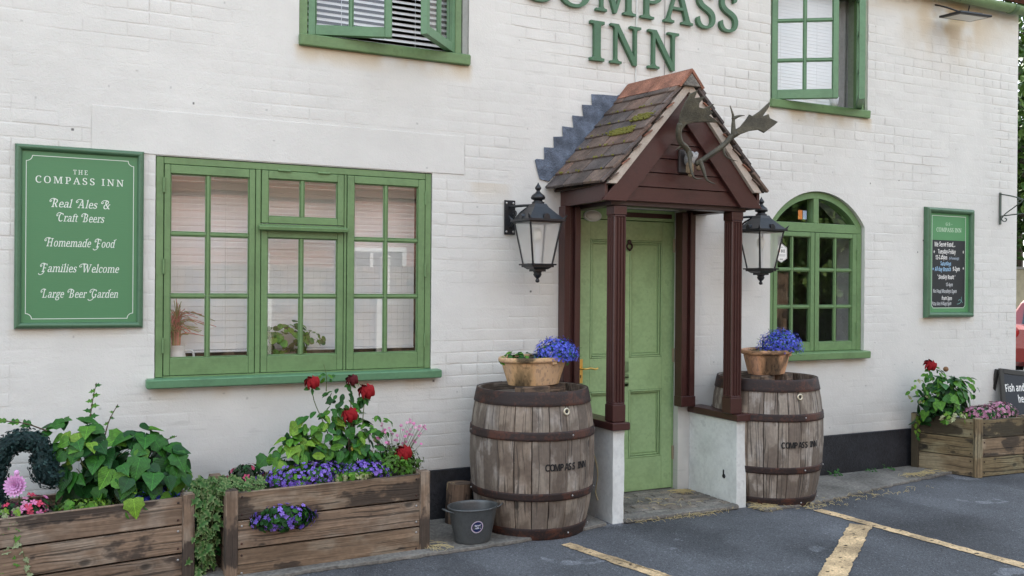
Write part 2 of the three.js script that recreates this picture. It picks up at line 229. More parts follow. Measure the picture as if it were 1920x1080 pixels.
// ---------------------------------------------------------------- the inn
const inn = thing('inn_building', 'long white painted brick inn with green windows and a black plinth', 'building');
const ARC = { cx: 5.432, hw: .505, spring: 2.03, top: 2.302 };
ARC.r = (ARC.hw ** 2 + (ARC.top - ARC.spring) ** 2) / (2 * (ARC.top - ARC.spring)); ARC.cy = ARC.top - ARC.r;
function archPts(hw, r, n = 22) { const a = Math.asin(hw / r), o = []; for (let i = 0; i <= n; i++) { const t = a - 2 * a * i / n; o.push([ARC.cx + Math.sin(t) * r, ARC.cy + Math.cos(t) * r]); } return o; }   // right to left
const HOLES = [[.452, 2.113, .985, 2.243], [1.252, 2.362, 2.958, 3.97], [4.912, 5.957, 2.93, 3.97], [3.17, 4.06, 0, 2.085], [4.927, 5.937, .985, 2.303]];
{
  const rect = ([x0, x1, y0, y1]) => [[x0, y0], [x0, y1], [x1, y1], [x1, y0]];
  const doorless = [[-4, 0], [3.17, 0], [3.17, 2.085], [4.06, 2.085], [4.06, 0], [7.86, 0], [7.86, 4.08], [-4, 4.08]];
  const archHole = [[4.927, .985], [5.937, .985], ...archPts(ARC.hw, ARC.r)].reverse();
  const W = prism(doorless, .3, 0, [rect(HOLES[0]), rect(HOLES[1]), rect(HOLES[2]), archHole]).translate(0, 0, -.3025);
  const wallMap = tex(2048, 1024, (u, v) => {
    const x = u * 9 - 1, y = v * 4.2; let c = [.885, .875, .865];
    const a = fbm(x * 1.2, y * 1.2, 91, 5), b = fbm(x * 7, y * 9, 92, 4); const k = .975 + .05 * (a - .5) + .05 * (b - .5); c = c.map((e) => e * k);
    let warm = 0; const under = (x0, x1, yb, h, s) => { if (x > x0 && x < x1 && y < yb && y > yb - h) warm = Math.max(warm, s * (1 - (yb - y) / h) * step(.3, .7, fbm(x * 6, y * 3, 93, 3)) * step(0, .05, Math.min(x - x0, x1 - x))); };
    under(.4, 2.17, .94, .10, .5); under(1.2, 2.4, 2.965, .13, .8); under(4.85, 6.02, 2.93, .12, .7); under(4.9, 5.98, .955, .08, .5); under(6.55, 7.3, 1.275, .08, .4); under(-.3, .45, 1.27, .06, .3); under(2.3, 2.7, 2.2, .16, .25);
    const ex = (x - 6.95) / .55, ey = (y - 3.92) / .3; warm = Math.max(warm, .9 * Math.exp(-ex * ex - ey * ey) * step(.2, .7, fbm(x * 5, y * 5, 95, 3)));
    if (y > 3.78) warm = Math.max(warm, .6 * step(3.78, 4.05, y) * step(.35, .7, fbm(x * 4, y * 6, 96, 3)));
    c = [mix(c[0], .74, warm * .8), mix(c[1], .62, warm * .8), mix(c[2], .45, warm * .8)];
    const low = step(.75, .34, y) * .08 * step(.3, .7, fbm(x * 3, y * 5, 99, 4)); c = c.map((e) => e * (1 - low));
    const sp = hash(Math.floor(x * 90), Math.floor(y * 90), 97); if (sp > .99994) c = c.map((e) => e * .5); else if (sp > .9994) c = c.map((e) => e * .88);
    const cr = fbm(x * 5, y * 60, 98, 3); const cm = fbm(x * 1.3, y * 1.7, 94, 3); c = c.map((e) => e * (1 - .045 * step(.70, .80, cr) * step(.5, .62, cm)));
    return c;
  });
  wallMap.wrapS = wallMap.wrapT = THREE.ClampToEdgeWrapping;
  const wm = M([.96, .97, .93], { roughness: .62, map: wallMap, bumpMap: rep(T.fine, 9 / .5, 4.2 / .5), bumpScale: .0016 });
  const wuv = (g) => { if (g.index) g = g.toNonIndexed(); const p = g.attributes.position, uv = new Float32Array(p.count * 2); for (let i = 0; i < p.count; i++) { uv[i * 2] = (p.getX(i) + 1) / 9; uv[i * 2 + 1] = p.getY(i) / 4.2; } g.setAttribute('uv', new THREE.BufferAttribute(uv, 2)); return g; };
  put('wall', wuv(merge([W])), wm, inn);
  // painted bricks: low cushions proud of the painted joints, course by course
  const R = rng(11), list = [];
  const cushion = (x0, x1, y0, y1) => {
    const L = x1 - x0, xs = [x0, x0 + .006, x0 + L * .36, x0 + L * .66, x1 - .006, x1], ys = [y0, y0 + .006, y1 - .006, y1], P = [], I = [];
    const cx = (x0 + x1) / 2, cy = (y0 + y1) / 2, patch = fbm(cx * .6 + 3, cy * .9, 101, 3), soft = step(.39, .68, patch + .09 * step(1.6, .5, cy) - .07 * step(2.1, 3.0, cy)), p = (.0005 + .0014 * soft) * (.5 + R()), tx = (R() - .5) * .0012 * soft, ty = (R() - .5) * .0020 * soft;
    const e0 = R() < .72 ? .9 : .25, e1 = R() < .72 ? .9 : .25;                       // head joints mostly filled with paint
    ys.forEach((y, j) => xs.forEach((x, i) => {
      const inner = j > 0 && j < 3 && i > 0 && i < 5, low = 1.9 * (fbm(x * 1.7, y * 2.3, 103, 3) - .5) * .0035;
      const top = -.0025 + p + tx * (x - cx) / L * 2 + ty * (y - cy) / .033 + (R() - .5) * .0006, fillY = .9 * step(.35, .75, fbm(x * 2.1, (j < 2 ? y0 : y1) * 3.1 + 7, 105, 3));
      const k = inner ? 1 : Math.min(i === 0 ? e0 : i === 5 ? e1 : 1, j === 0 || j === 3 ? fillY : 1);
      P.push(x + (inner ? 0 : (R() - .5) * .002), y + (inner ? 0 : (R() - .5) * .005), Math.max(mix(-.0030, top, k) + (inner || k > .5 ? low : 0), -.0032)); }));
    for (let j = 0; j < 3; j++) for (let i = 0; i < 5; i++) { const a = j * 6 + i; I.push(a, a + 1, a + 6, a + 1, a + 7, a + 6); }
    const g = new THREE.BufferGeometry(); g.setAttribute('position', new THREE.Float32BufferAttribute(P, 3)); g.setIndex(I); g.computeVertexNormals(); return g;
  };
  const blocks = HOLES.map((h) => h.slice()); blocks[3] = [3.12, 4.10, 0, 2.1]; blocks.push([.12, 2.34, 2.243, 2.50]);   // the last: a smooth rendered lintel
  const cut = (segs, a, b) => segs.flatMap(([s, e]) => b <= s || a >= e ? [[s, e]] : [[s, Math.max(s, a)], [Math.min(e, b), e]].filter(([p, q]) => q - p > .03));
  let row = 0;
  for (let y = .338; y < 4.05; y += .0752, row++) {
    const h = .0700, cut2 = [];
    for (const [a, b, c, d] of blocks.slice(0, 4).concat(blocks.slice(5))) if (y + h > c && y < d) cut2.push([a, b]);
    if (y + h > .985 && y < 2.303) { const ym = y + h < ARC.spring ? ARC.hw : Math.sqrt(Math.max(0, ARC.r ** 2 - (y - ARC.cy) ** 2)); cut2.push([ARC.cx - ym, ARC.cx + ym]); }
    const english = row % 4 === 0, step_ = english ? .1125 : .2252;
    for (let x = -1.0 + (row % 2 ? .1126 : 0) - .05; x < 7.86; x += step_) {
      let segs = [[Math.max(x, -1) + .0025, Math.min(x + step_, 7.86) - .0025]]; if (segs[0][1] - segs[0][0] < .03) continue;
      for (const [a, b] of cut2) segs = cut(segs, a, b);
      for (const [s, e] of segs) list.push([s, e, y, y + h]);
    }
  }
  const seen = (b) => { const cx = (b[0] + b[1]) / 2, cy = (b[2] + b[3]) / 2; return (b[1] - b[0]) > .15 && cx > -.3 && cx < 3.1 && cy > .4 ? (cx * cx + 30) - (b[1] - b[0]) * 3 : 1e3 + cx; };
  list.sort((a, b) => seen(a) - seen(b));
  const geos = list.map((b) => wuv(cushion(...b)));
  geos.slice(0, 290).forEach((g) => put('brick', g, wm, inn));
  tag(put('brickwork', mergeGeometries(geos.slice(290).map((g) => { for (const k of Object.keys(g.attributes)) if (!['position', 'normal', 'uv'].includes(k)) g.deleteAttribute(k); return g; })), wm, inn), null, null, null, 'stuff');
  put('render_band', wuv(merge([box(.125, 2.335, 2.247, 2.495, -.004, .0025, .0022)])), wm, inn);
  // the rest of the house: side and rear walls, floors, roof
  put('side_wall', merge([prism([[-.3, 0], [-6.4, 0], [-6.4, 4.08], [-3.2, 6.55], [-.3, 4.3]], .3).rotateY(-Math.PI / 2).translate(7.86, 0, 0).scale(1, 1, 1)]), MAT.white, inn);
  inn.children[inn.children.length - 1].geometry.rotateY(0);
  put('side_wall', merge([prism([[-.3, 0], [-6.4, 0], [-6.4, 4.08], [-3.2, 6.55], [-.3, 4.3]], .3).rotateY(-Math.PI / 2).translate(-3.7, 0, 0)]), MAT.white, inn);
  put('rear_wall', merge([box(-4, 7.86, 0, 4.08, -6.7, -6.4)]), MAT.white, inn);
  put('floor', merge([box(-3.7, 7.56, -.01, .03, -6.4, -.31), box(-3.7, 7.56, 2.45, 2.75, -6.4, -.31)]), MAT.room, inn);
  put('inner_wall', merge([box(-3.7, 7.56, .03, 2.45, -3.1, -3.0), box(-3.7, 7.56, 2.75, 4.2, -3.1, -3.0), box(2.7, 2.8, .03, 2.45, -3.0, -.31), box(4.5, 4.6, .03, 2.45, -3.0, -.31)]), MAT.room, inn);
  const roofM = M([.75, .55, .48], { roughness: .85, map: rep(T.rust, .8) });
  const slope = (z0, y0, z1, y1) => { const L = Math.hypot(z1 - z0, y1 - y0), a = Math.atan2(y1 - y0, z1 - z0); return place(chamferBox(12.1, .12, L, .01), [1.95, (y0 + y1) / 2 + .06, (z0 + z1) / 2], [-a, 0, 0]); };
  put('roof', merge([slope(.14, 4.09, -3.2, 6.6), slope(-6.85, 4.09, -3.2, 6.6)]), roofM, inn);
  // gutter under the eaves, half round with joint straps
  const half = []; for (let i = 0; i <= 12; i++) { const t = Math.PI + Math.PI * i / 12; half.push([Math.cos(t) * .058, Math.sin(t) * .058]); } for (let i = 12; i >= 0; i--) { const t = Math.PI + Math.PI * i / 12; half.push([Math.cos(t) * .053, Math.sin(t) * .053]); }
  const gut = prism(half, 12.0).rotateY(Math.PI / 2).translate(-4.06, 4.075, .085), st = [-2, 0, 2, 4, 6, 7.62].map((x) => prism(half.map(([a, b]) => [a * 1.1, b * 1.1]), .05).rotateY(Math.PI / 2).translate(x, 4.075, .085));
  const gm = put('gutter', merge([gut]), M([.22, .34, .16], { roughness: .45, map: wear2 }), inn); st.forEach((s) => put('bracket', merge([s]), M([.10, .17, .08], { roughness: .5 }), gm));
  put('plinth', merge([box(-4, 3.13, 0, .336, -.003, .017, .006), box(4.27, 7.87, 0, .336, -.003, .017, .006)]), MAT.plinth, inn);
  put('cable', merge([tube([[3.663, 4.06, .006], [3.664, 3.46, .006], [3.66, 2.96, .006]], .006, 12, 6)]), MAT.white, inn);
  put('cable', merge([tube([[3.912, 4.06, .005], [3.910, 3.4, .005], [3.913, 2.9, .004], [3.912, 2.66, .004]], .0025, 16, 5)]), M([.32, .30, .28]), inn);
}

// ---------------------------------------------------------------- windows and door
const RW = rng(23);
function casement(win, mat, x0, x1, y0, y1, zf, st, top, bot, vb, hb, pivot = 0, ang = 0) {
  const T3 = (g) => ang ? g.translate(-pivot, 0, -zf).rotateY(ang).translate(pivot, 0, zf) : g;
  const t = .045, gs = [box(x0, x0 + st, y0, y1, zf - t, zf, .003), box(x1 - st, x1, y0, y1, zf - t, zf, .003), box(x0 + st, x1 - st, y1 - top, y1, zf - t, zf - .001, .003), box(x0 + st, x1 - st, y0, y0 + bot, zf - t, zf - .001, .003)];
  const gx0 = x0 + st, gx1 = x1 - st, gy0 = y0 + bot, gy1 = y1 - top, w = .0095;
  for (const x of vb) gs.push(box(x - w, x + w, gy0 - .001, gy1 + .001, zf - .036, zf - .006, .005));
  const xs = [gx0, ...vb.flatMap((x) => [x - w, x + w]), gx1], ys = [gy0, ...hb.flatMap((y) => [y - w, y + w]), gy1];
  for (const y of hb) for (let i = 0; i < xs.length; i += 2) gs.push(box(xs[i] - .001, xs[i + 1] + .001, y - w, y + w, zf - .035, zf - .007, .005));
  const bead = [];
  for (let i = 0; i < xs.length; i += 2) for (let j = 0; j < ys.length; j += 2) {
    const a = xs[i], b = xs[i + 1], c = ys[j], d = ys[j + 1];
    const p = T3(place(new THREE.PlaneGeometry(b - a + .006, d - c + .006), [(a + b) / 2, (c + d) / 2, zf - .024], [(RW() - .5) * .006, (RW() - .5) * .008, 0]));
    put('pane', boxUV(p), MAT.glass, win);
    const q = .006; bead.push(box(a, a + q, c, d, zf - .023, zf - .012, .003), box(b - q, b, c, d, zf - .023, zf - .012, .003), box(a + q, b - q, c, c + q, zf - .023, zf - .012, .003), box(a + q, b - q, d - q, d, zf - .023, zf - .012, .003));
  }
  return put('casement', merge([...gs, ...bead].map(T3)), mat, win);
}
const hinge = (win, mat, x, y, z, turned) => put('hinge', merge([turned ? place(new THREE.CylinderGeometry(.007, .007, .075, 8), [x, y, z], [0, 0, Math.PI / 2]) : place(new THREE.CylinderGeometry(.007, .007, .085, 8), [x, y, z])]), mat, win);
{ // wide three-light window beside the painted menu board
  const z = -.008, m = MAT.green;
  const win = put('window', merge([box(.455, .497, .99, 2.24, z - .09, z), box(2.069, 2.110, .99, 2.24, z - .09, z), box(.497, 2.069, 2.199, 2.24, z - .09, z), box(.497, 2.069, .985, .997, z - .09, z), box(1.005, 1.036, .997, 2.199, z - .09, z), box(1.538, 1.555, .997, 2.199, z - .09, z), box(1.036, 1.538, 1.845, 1.882, z - .09, z)]), m, inn);
  casement(win, m, .500, 1.002, .999, 2.197, z + .003, .033, .049, .099, [.738], [1.452, 1.806]);
  casement(win, m, 1.558, 2.066, .999, 2.197, z + .003, .044, .046, .099, [1.808], [1.452, 1.806]);
  casement(win, m, 1.039, 1.535, 1.885, 2.197, z + .006, .039, .047, .040, [1.281], []);
  casement(win, m, 1.039, 1.535, .999, 1.843, z + .001, .037, .043, .099, [1.278], [1.452]);
  put('drip_bar', merge([place(chamferBox(.535, .026, .05, .006), [1.287, 1.857, z + .022], [.2, 0, 0])]), m, win);
  put('sill', merge([place(chamferBox(1.76, .052, .13, .008), [1.286, .962, .0], [.05, 0, 0])]), MAT.greenSill, win);
  for (const y of [1.17, 1.62, 2.08]) { hinge(win, m, .497, y, z + .007); hinge(win, m, 2.069, y, z + .007); }
  hinge(win, m, 1.17, 2.20, z + .009, true); hinge(win, m, 1.41, 2.20, z + .009, true);
  put('inner_sill', merge([box(.46, 2.105, .985, 1.01, -.32, -.1)]), MAT.white, win);
}
{ // upper window over the left light: two casements ajar, louvres inside
  const z = -.02, m = MAT.greenUp;
  const win = put('window', merge([box(1.255, 1.308, 3.03, 3.968, z - .09, z), box(2.272, 2.318, 3.03, 3.968, z - .09, z), box(1.308, 2.272, 3.92, 3.968, z - .09, z), box(1.308, 2.272, 3.0, 3.03, z - .09, z - .004)]), MAT.green, inn);
  casement(win, m, 1.310, 1.812, 3.036, 3.918, z + .004, .042, .045, .058, [1.565], [3.40, 3.66], 1.310, -20 * Math.PI / 180);
  casement(win, m, 1.795, 2.270, 3.036, 3.918, z + .004, .040, .045, .058, [2.035], [3.40, 3.66], 2.270, 47 * Math.PI / 180);
  put('sill', merge([place(chamferBox(1.115, .07, .12, .008), [1.807, 2.996, -.028], [.06, 0, 0])]), MAT.green, win);
  put('reveal', merge([box(2.319, 2.362, 3.03, 3.97, -.2, -.012)]), M([.42, .44, .42], { roughness: .8, map: wear2 }), win);
  put('inner_sill', merge([box(1.3, 2.3, 3.0, 3.025, -.3, -.112)]), MAT.white, win);
}
{ // upper window by the corner
  const z = -.02, m = MAT.greenUp;
  const win = put('window', merge([box(4.915, 4.937, 2.995, 3.968, z - .09, z), box(5.905, 5.935, 2.995, 3.968, z - .09, z), box(4.937, 5.905, 3.925, 3.968, z - .09, z), box(4.937, 5.905, 2.975, 2.995, z - .09, z - .004)]), MAT.green, inn);
  casement(win, m, 4.940, 5.445, 2.999, 3.923, z + .004, .042, .045, .068, [5.192], [3.30, 3.61], 4.940, -33 * Math.PI / 180);
  casement(win, m, 5.43, 5.903, 2.999, 3.923, z + .004, .042, .045, .068, [5.667], [3.30, 3.61], 5.903, 46 * Math.PI / 180);
  put('sill', merge([place(chamferBox(1.055, .066, .12, .008), [5.436, 2.965, -.028], [.06, 0, 0])]), MAT.green, win);
  put('reveal', merge([box(5.936, 5.957, 2.995, 3.97, -.2, -.008)]), M([.40, .46, .36], { roughness: .8, map: wear2 }), win);
  put('inner_sill', merge([box(4.93, 5.92, 2.97, 2.992, -.3, -.112)]), MAT.white, win);
}
{ // arched window
  const z = -.03, m = MAT.green, out = archPts(ARC.hw - .003, ARC.r - .003), inr = archPts(ARC.hw - .058, ARC.r - .056);
  const ring = (o, i, d) => prism([...o, ...i.slice().reverse()], d, .002);
  const yS = 2.03, flat = (pts) => pts.map(([x, y]) => [x, Math.max(y, yS - .03)]);
  const win = put('window', merge([box(4.930, 4.984, 1.015, yS - .055, z - .09, z), box(5.88, 5.934, 1.015, yS - .055, z - .09, z), box(4.930, 5.934, yS - .055, yS + .018, z - .09, z - .001), place(ring(out, inr, .09), [0, 0, z - .09]), box(5.403, 5.461, yS + .018, ARC.top - .05, z - .08, z - .003), box(4.984, 5.88, .99, 1.015, z - .09, z)]), m, inn);
  const lun = (s) => { const a = archPts(ARC.hw - .05, ARC.r - .05, 40).filter(([x, y]) => (s < 0 ? x <= 5.405 : x >= 5.459) && y > yS + .012); const e = s < 0 ? 5.405 : 5.459; const poly = s < 0 ? [[e, yS + .012], [e, a[0][1]], ...a] : [...a, [e, a[a.length - 1][1]], [e, yS + .012]]; return new THREE.ShapeGeometry(new THREE.Shape(poly.map((p) => new THREE.Vector2(...p)))).translate(0, 0, z - .03); };
  put('pane', boxUV(lun(-1)), MAT.glass, win); put('pane', boxUV(lun(1)), MAT.glass, win);
  casement(win, m, 4.987, 5.414, 1.018, yS - .058, z + .002, .040, .036, .070, [5.185], [1.375, 1.672]);
  casement(win, m, 5.420, 5.877, 1.018, yS - .058, z + .002, .046, .036, .070, [5.648], [1.375, 1.672]);
  put('sill', merge([place(chamferBox(1.085, .06, .13, .008), [5.415, .984, -.005], [.05, 0, 0])]), m, win);
  hinge(win, m, 5.879, 1.2, z + .006); hinge(win, m, 5.879, 1.8, z + .006);
  put('inner_sill', merge([box(4.93, 5.93, .985, 1.012, -.32, -.122)]), MAT.white, win);
  // notices behind the glass
  const st = (w, h, draw, res = 300) => { const c = document.createElement('canvas'); c.width = Math.round(w * res * 10); c.height = Math.round(h * res * 10); const q = c.getContext('2d'); draw(q, c.width, c.height); const t = new THREE.CanvasTexture(c); t.colorSpace = THREE.SRGBColorSpace; return t; };
  const bt = st(.12, .155, (q, w, h) => { q.fillStyle = '#e9e6df'; q.fillRect(0, 0, w, h); q.strokeStyle = '#8f8a82'; q.lineWidth = w * .03; q.beginPath(); [[.5, .02], [.97, .25], [.97, .75], [.5, .98], [.03, .75], [.03, .25]].forEach(([x, y], i) => i ? q.lineTo(x * w, y * h) : q.moveTo(x * w, y * h)); q.closePath(); q.stroke(); q.fillStyle = '#222'; q.font = 'bold ' + h * .2 + 'px sans-serif'; q.textAlign = 'left'; q.fillText('BII', w * .47, h * .47); q.font = 'bold ' + h * .10 + 'px sans-serif'; q.textAlign = 'center'; q.fillText('2020', w * .5, h * .86); q.font = h * .055 + 'px sans-serif'; q.fillText('MEMBER', w * .5, h * .22); q.fillStyle = '#777'; q.fillRect(w * .15, h * .58, w * .7, h * .018); q.fillRect(w * .2, h * .64, w * .6, h * .018); q.strokeStyle = '#d9642a'; q.lineWidth = w * .05; q.beginPath(); q.arc(w * .27, h * .40, w * .10, 0, 7); q.stroke(); });
  const hex = prism([[0, .0775], [-.06, .042], [-.06, -.042], [0, -.0775], [.06, -.042], [.06, .042]], .001); { const p = hex.attributes.position, u = hex.attributes.uv; for (let i = 0; i < p.count; i++) u.setXY(i, p.getX(i) / .12 + .5, p.getY(i) / .155 + .5); }
  tag(put('window_sticker', hex, M([1, 1, 1], { map: bt, roughness: .5 }), scene, [5.08, 1.80, z - .018]), 'white hexagonal membership sticker inside the arched window pane', 'sticker');
  const ot = put('notice_card', boxUV(chamferBox(.045, .075, .002, .0005)), M([.80, .26, .06]), scene, [5.31, 2.115, -.085]); tag(ot, 'small orange card standing behind the arched fanlight glass', 'card');
  const bl = put('notice_card', boxUV(chamferBox(.04, .07, .002, .0005)), M([.45, .58, .78]), scene, [5.363, 2.115, -.09]); tag(bl, 'small pale blue card beside the orange one in fanlight', 'card');
}
{ // door
  const z = -.06, m = MAT.greenDoor, x0 = 3.228, x1 = 4.048, y0 = .04, y1 = 2.0;
  const door = put('door', merge([box(x0, x0 + .106, y0, y1, z - .044, z, .002), box(3.954, x1, y0, y1, z - .044, z, .002), box(3.622, 3.666, .28, 1.86, z - .044, z - .001, .002), box(3.334, 3.954, 1.86, y1, z - .044, z - .001, .002), box(3.334, 3.954, .775, 1.012, z - .044, z - .001, .002), box(3.334, 3.954, y0, .28, z - .044, z - .001, .002)]), m, inn);
  for (const [a, b, c, d] of [[3.334, 3.622, 1.012, 1.86], [3.666, 3.954, 1.012, 1.86], [3.334, 3.622, .28, .775], [3.666, 3.954, .28, .775]]) {
    const f = (e, zz, w) => [box(a + e, a + e + w, c + e, d - e, zz - .012, zz, .004), box(b - e - w, b - e, c + e, d - e, zz - .012, zz, .004), box(a + e + w, b - e - w, c + e, c + e + w, zz - .012, zz, .004), box(a + e + w, b - e - w, d - e - w, d - e, zz - .012, zz, .004)];
    put('panel', merge([box(a - .004, b + .004, c - .004, d + .004, z - .036, z - .026, .001), ...f(.001, z + .003, .012), ...f(.0135, z - .010, .012), ...f(.030, z - .020, .006)]), m, door);
  }
  put('door_frame', merge([box(3.172, 3.226, .0, 2.083, -.2, z + .006), box(4.050, 4.058, 0, 2.083, -.2, z + .006), box(3.226, 4.050, 2.004, 2.083, -.2, z + .012)]), m, inn);
  put('threshold', merge([box(3.172, 4.058, .0, .034, -.3, -.02, .004)]), MAT.concrete, inn);
  put('head_strip', merge([box(3.60, 4.02, 2.026, 2.06, z + .008, z + .022, .003)]), MAT.maroon, door);
  const h = put('handle', merge([box(3.240, 3.276, .842, 1.012, z - .001, z + .005, .002), tube([[3.258, .945, z + .003], [3.258, .945, z + .05], [3.275, .946, z + .056], [3.31, .950, z + .054], [3.35, .942, z + .052], [3.368, .947, z + .052]], .007, 30, 8), place(new THREE.CylinderGeometry(.013, .013, .01, 16), [3.258, .945, z + .008], [Math.PI / 2, 0, 0])]), MAT.brass, door);
  put('keyhole', merge([box(3.2545, 3.2615, .878, .892, z + .004, z + .006, .001), place(new THREE.CylinderGeometry(.0055, .0055, .002, 12), [3.258, .894, z + .005], [Math.PI / 2, 0, 0])]), MAT.dark, door);
  for (const y of [.30, 1.02, 1.83]) put('hinge', merge([place(new THREE.CylinderGeometry(.008, .008, .1, 10), [4.050, y, z + .008]), box(4.044, 4.056, y - .05, y + .05, z - .001, z + .004, .001)]), M([.42, .36, .25], { metalness: .8, roughness: .5 }), door);
  put('knocker', merge([place(new THREE.TorusGeometry(.022, .007, 8, 20), [3.655, 1.815, z + .012]), place(new THREE.SphereGeometry(.017, 12, 8), [3.655, 1.848, z + .008], [0, 0, 0], [1, 1, .6]), place(new THREE.SphereGeometry(.01, 10, 8), [3.655, 1.79, z + .014])]), M([.06, .035, .03], { roughness: .35, metalness: .6 }), door);
}

// ---------------------------------------------------------------- raised letters
{
  const t = thing('letter_sign', 'raised green serif letters reading COMPASS INN above the porch roof', 'sign', [0, 0, .0]);
  const capOf = (f) => { const g = new TextGeometry('I', { font: f, size: 1, depth: .01, bevelEnabled: false }); g.computeBoundingBox(); return g.boundingBox.max.y; };
  const letter = (ch, x0, x1, yb, cap, fnt = font) => {
    const g = new TextGeometry(ch, { font: fnt, size: 1, depth: .022, curveSegments: 6, bevelEnabled: true, bevelThickness: .003, bevelSize: .0, bevelSegments: 1 });
    g.computeBoundingBox(); const b = g.boundingBox, sx = (x1 - x0) / (b.max.x - b.min.x), sy = cap / capOf(fnt);
    g.translate(-b.min.x, 0, 0).scale(sx, sy, 1).translate(x0, yb, .006); put('letter', merge([g]), MAT.greenLetter, t);
  };
  const yb = 3.452, cap = .29;
  letter('C', 2.72, 2.965, yb, cap, fontR); letter('O', 3.005, 3.275, yb, cap, fontR); letter('M', 3.312, 3.642, yb, cap, fontR); letter('P', 3.686, 3.878, yb, cap, fontR); letter('A', 3.888, 4.144, yb, cap, fontR); letter('S', 4.180, 4.352, yb, cap, fontR); letter('S', 4.394, 4.566, yb, cap, fontR);
  letter('I', 3.268, 3.382, 3.100, .278); letter('N', 3.433, 3.688, 3.100, .278, fontR); letter('N', 3.752, 4.02, 3.100, .278, fontR);
  letter('T', 3.36, 3.52, 3.86, .17, fontR); letter('H', 3.56, 3.76, 3.86, .17, fontR); letter('E', 3.80, 3.95, 3.86, .17, fontR);
}
// ---------------------------------------------------------------- painted menu board and chalk board
function canvasTex(w, h, draw) { const c = document.createElement('canvas'); c.width = w; c.height = h; draw(c.getContext('2d'), w, h); const t = new THREE.CanvasTexture(c); t.colorSpace = THREE.SRGBColorSpace; t.anisotropy = 8; return t; }
function faceUV(g, x0, x1, y0, y1) { if (g.index) g = g.toNonIndexed(); const p = g.attributes.position, u = new Float32Array(p.count * 2); for (let i = 0; i < p.count; i++) { u[i * 2] = (p.getX(i) - x0) / (x1 - x0); u[i * 2 + 1] = (p.getY(i) - y0) / (y1 - y0); } g.setAttribute('uv', new THREE.BufferAttribute(u, 2)); return g; }
function mitred(x0, x1, y0, y1, w, z0, z1) {   // rounded moulding round a board, mitred at the corners
  const prof = []; for (let i = 0; i <= 6; i++) { const t = Math.PI * i / 6; prof.push([w / 2 - Math.cos(t) * w / 2, z0 + .006 + (z1 - z0 - .006) * Math.sin(t)]); }
  const P = [], I = [], C = [[x0, y0, 1, 1], [x1, y0, -1, 1], [x1, y1, -1, -1], [x0, y1, 1, -1]];
  for (let s = 0; s < 4; s++) { const a = C[s], b = C[(s + 1) % 4], o = P.length / 3; const pr = [[0, z0], ...prof, [w, z0]]; pr.forEach(([k, z]) => { P.push(a[0] + a[2] * k, a[1] + a[3] * k, z, b[0] + b[2] * k, b[1] + b[3] * k, z); }); for (let i = 0; i < pr.length - 1; i++) { const q = o + i * 2; I.push(q, q + 1, q + 2, q + 1, q + 3, q + 2); } }
  const g = new THREE.BufferGeometry(); g.setAttribute('position', new THREE.Float32BufferAttribute(P, 3)); g.setIndex(I); g.computeVertexNormals(); return g;
}
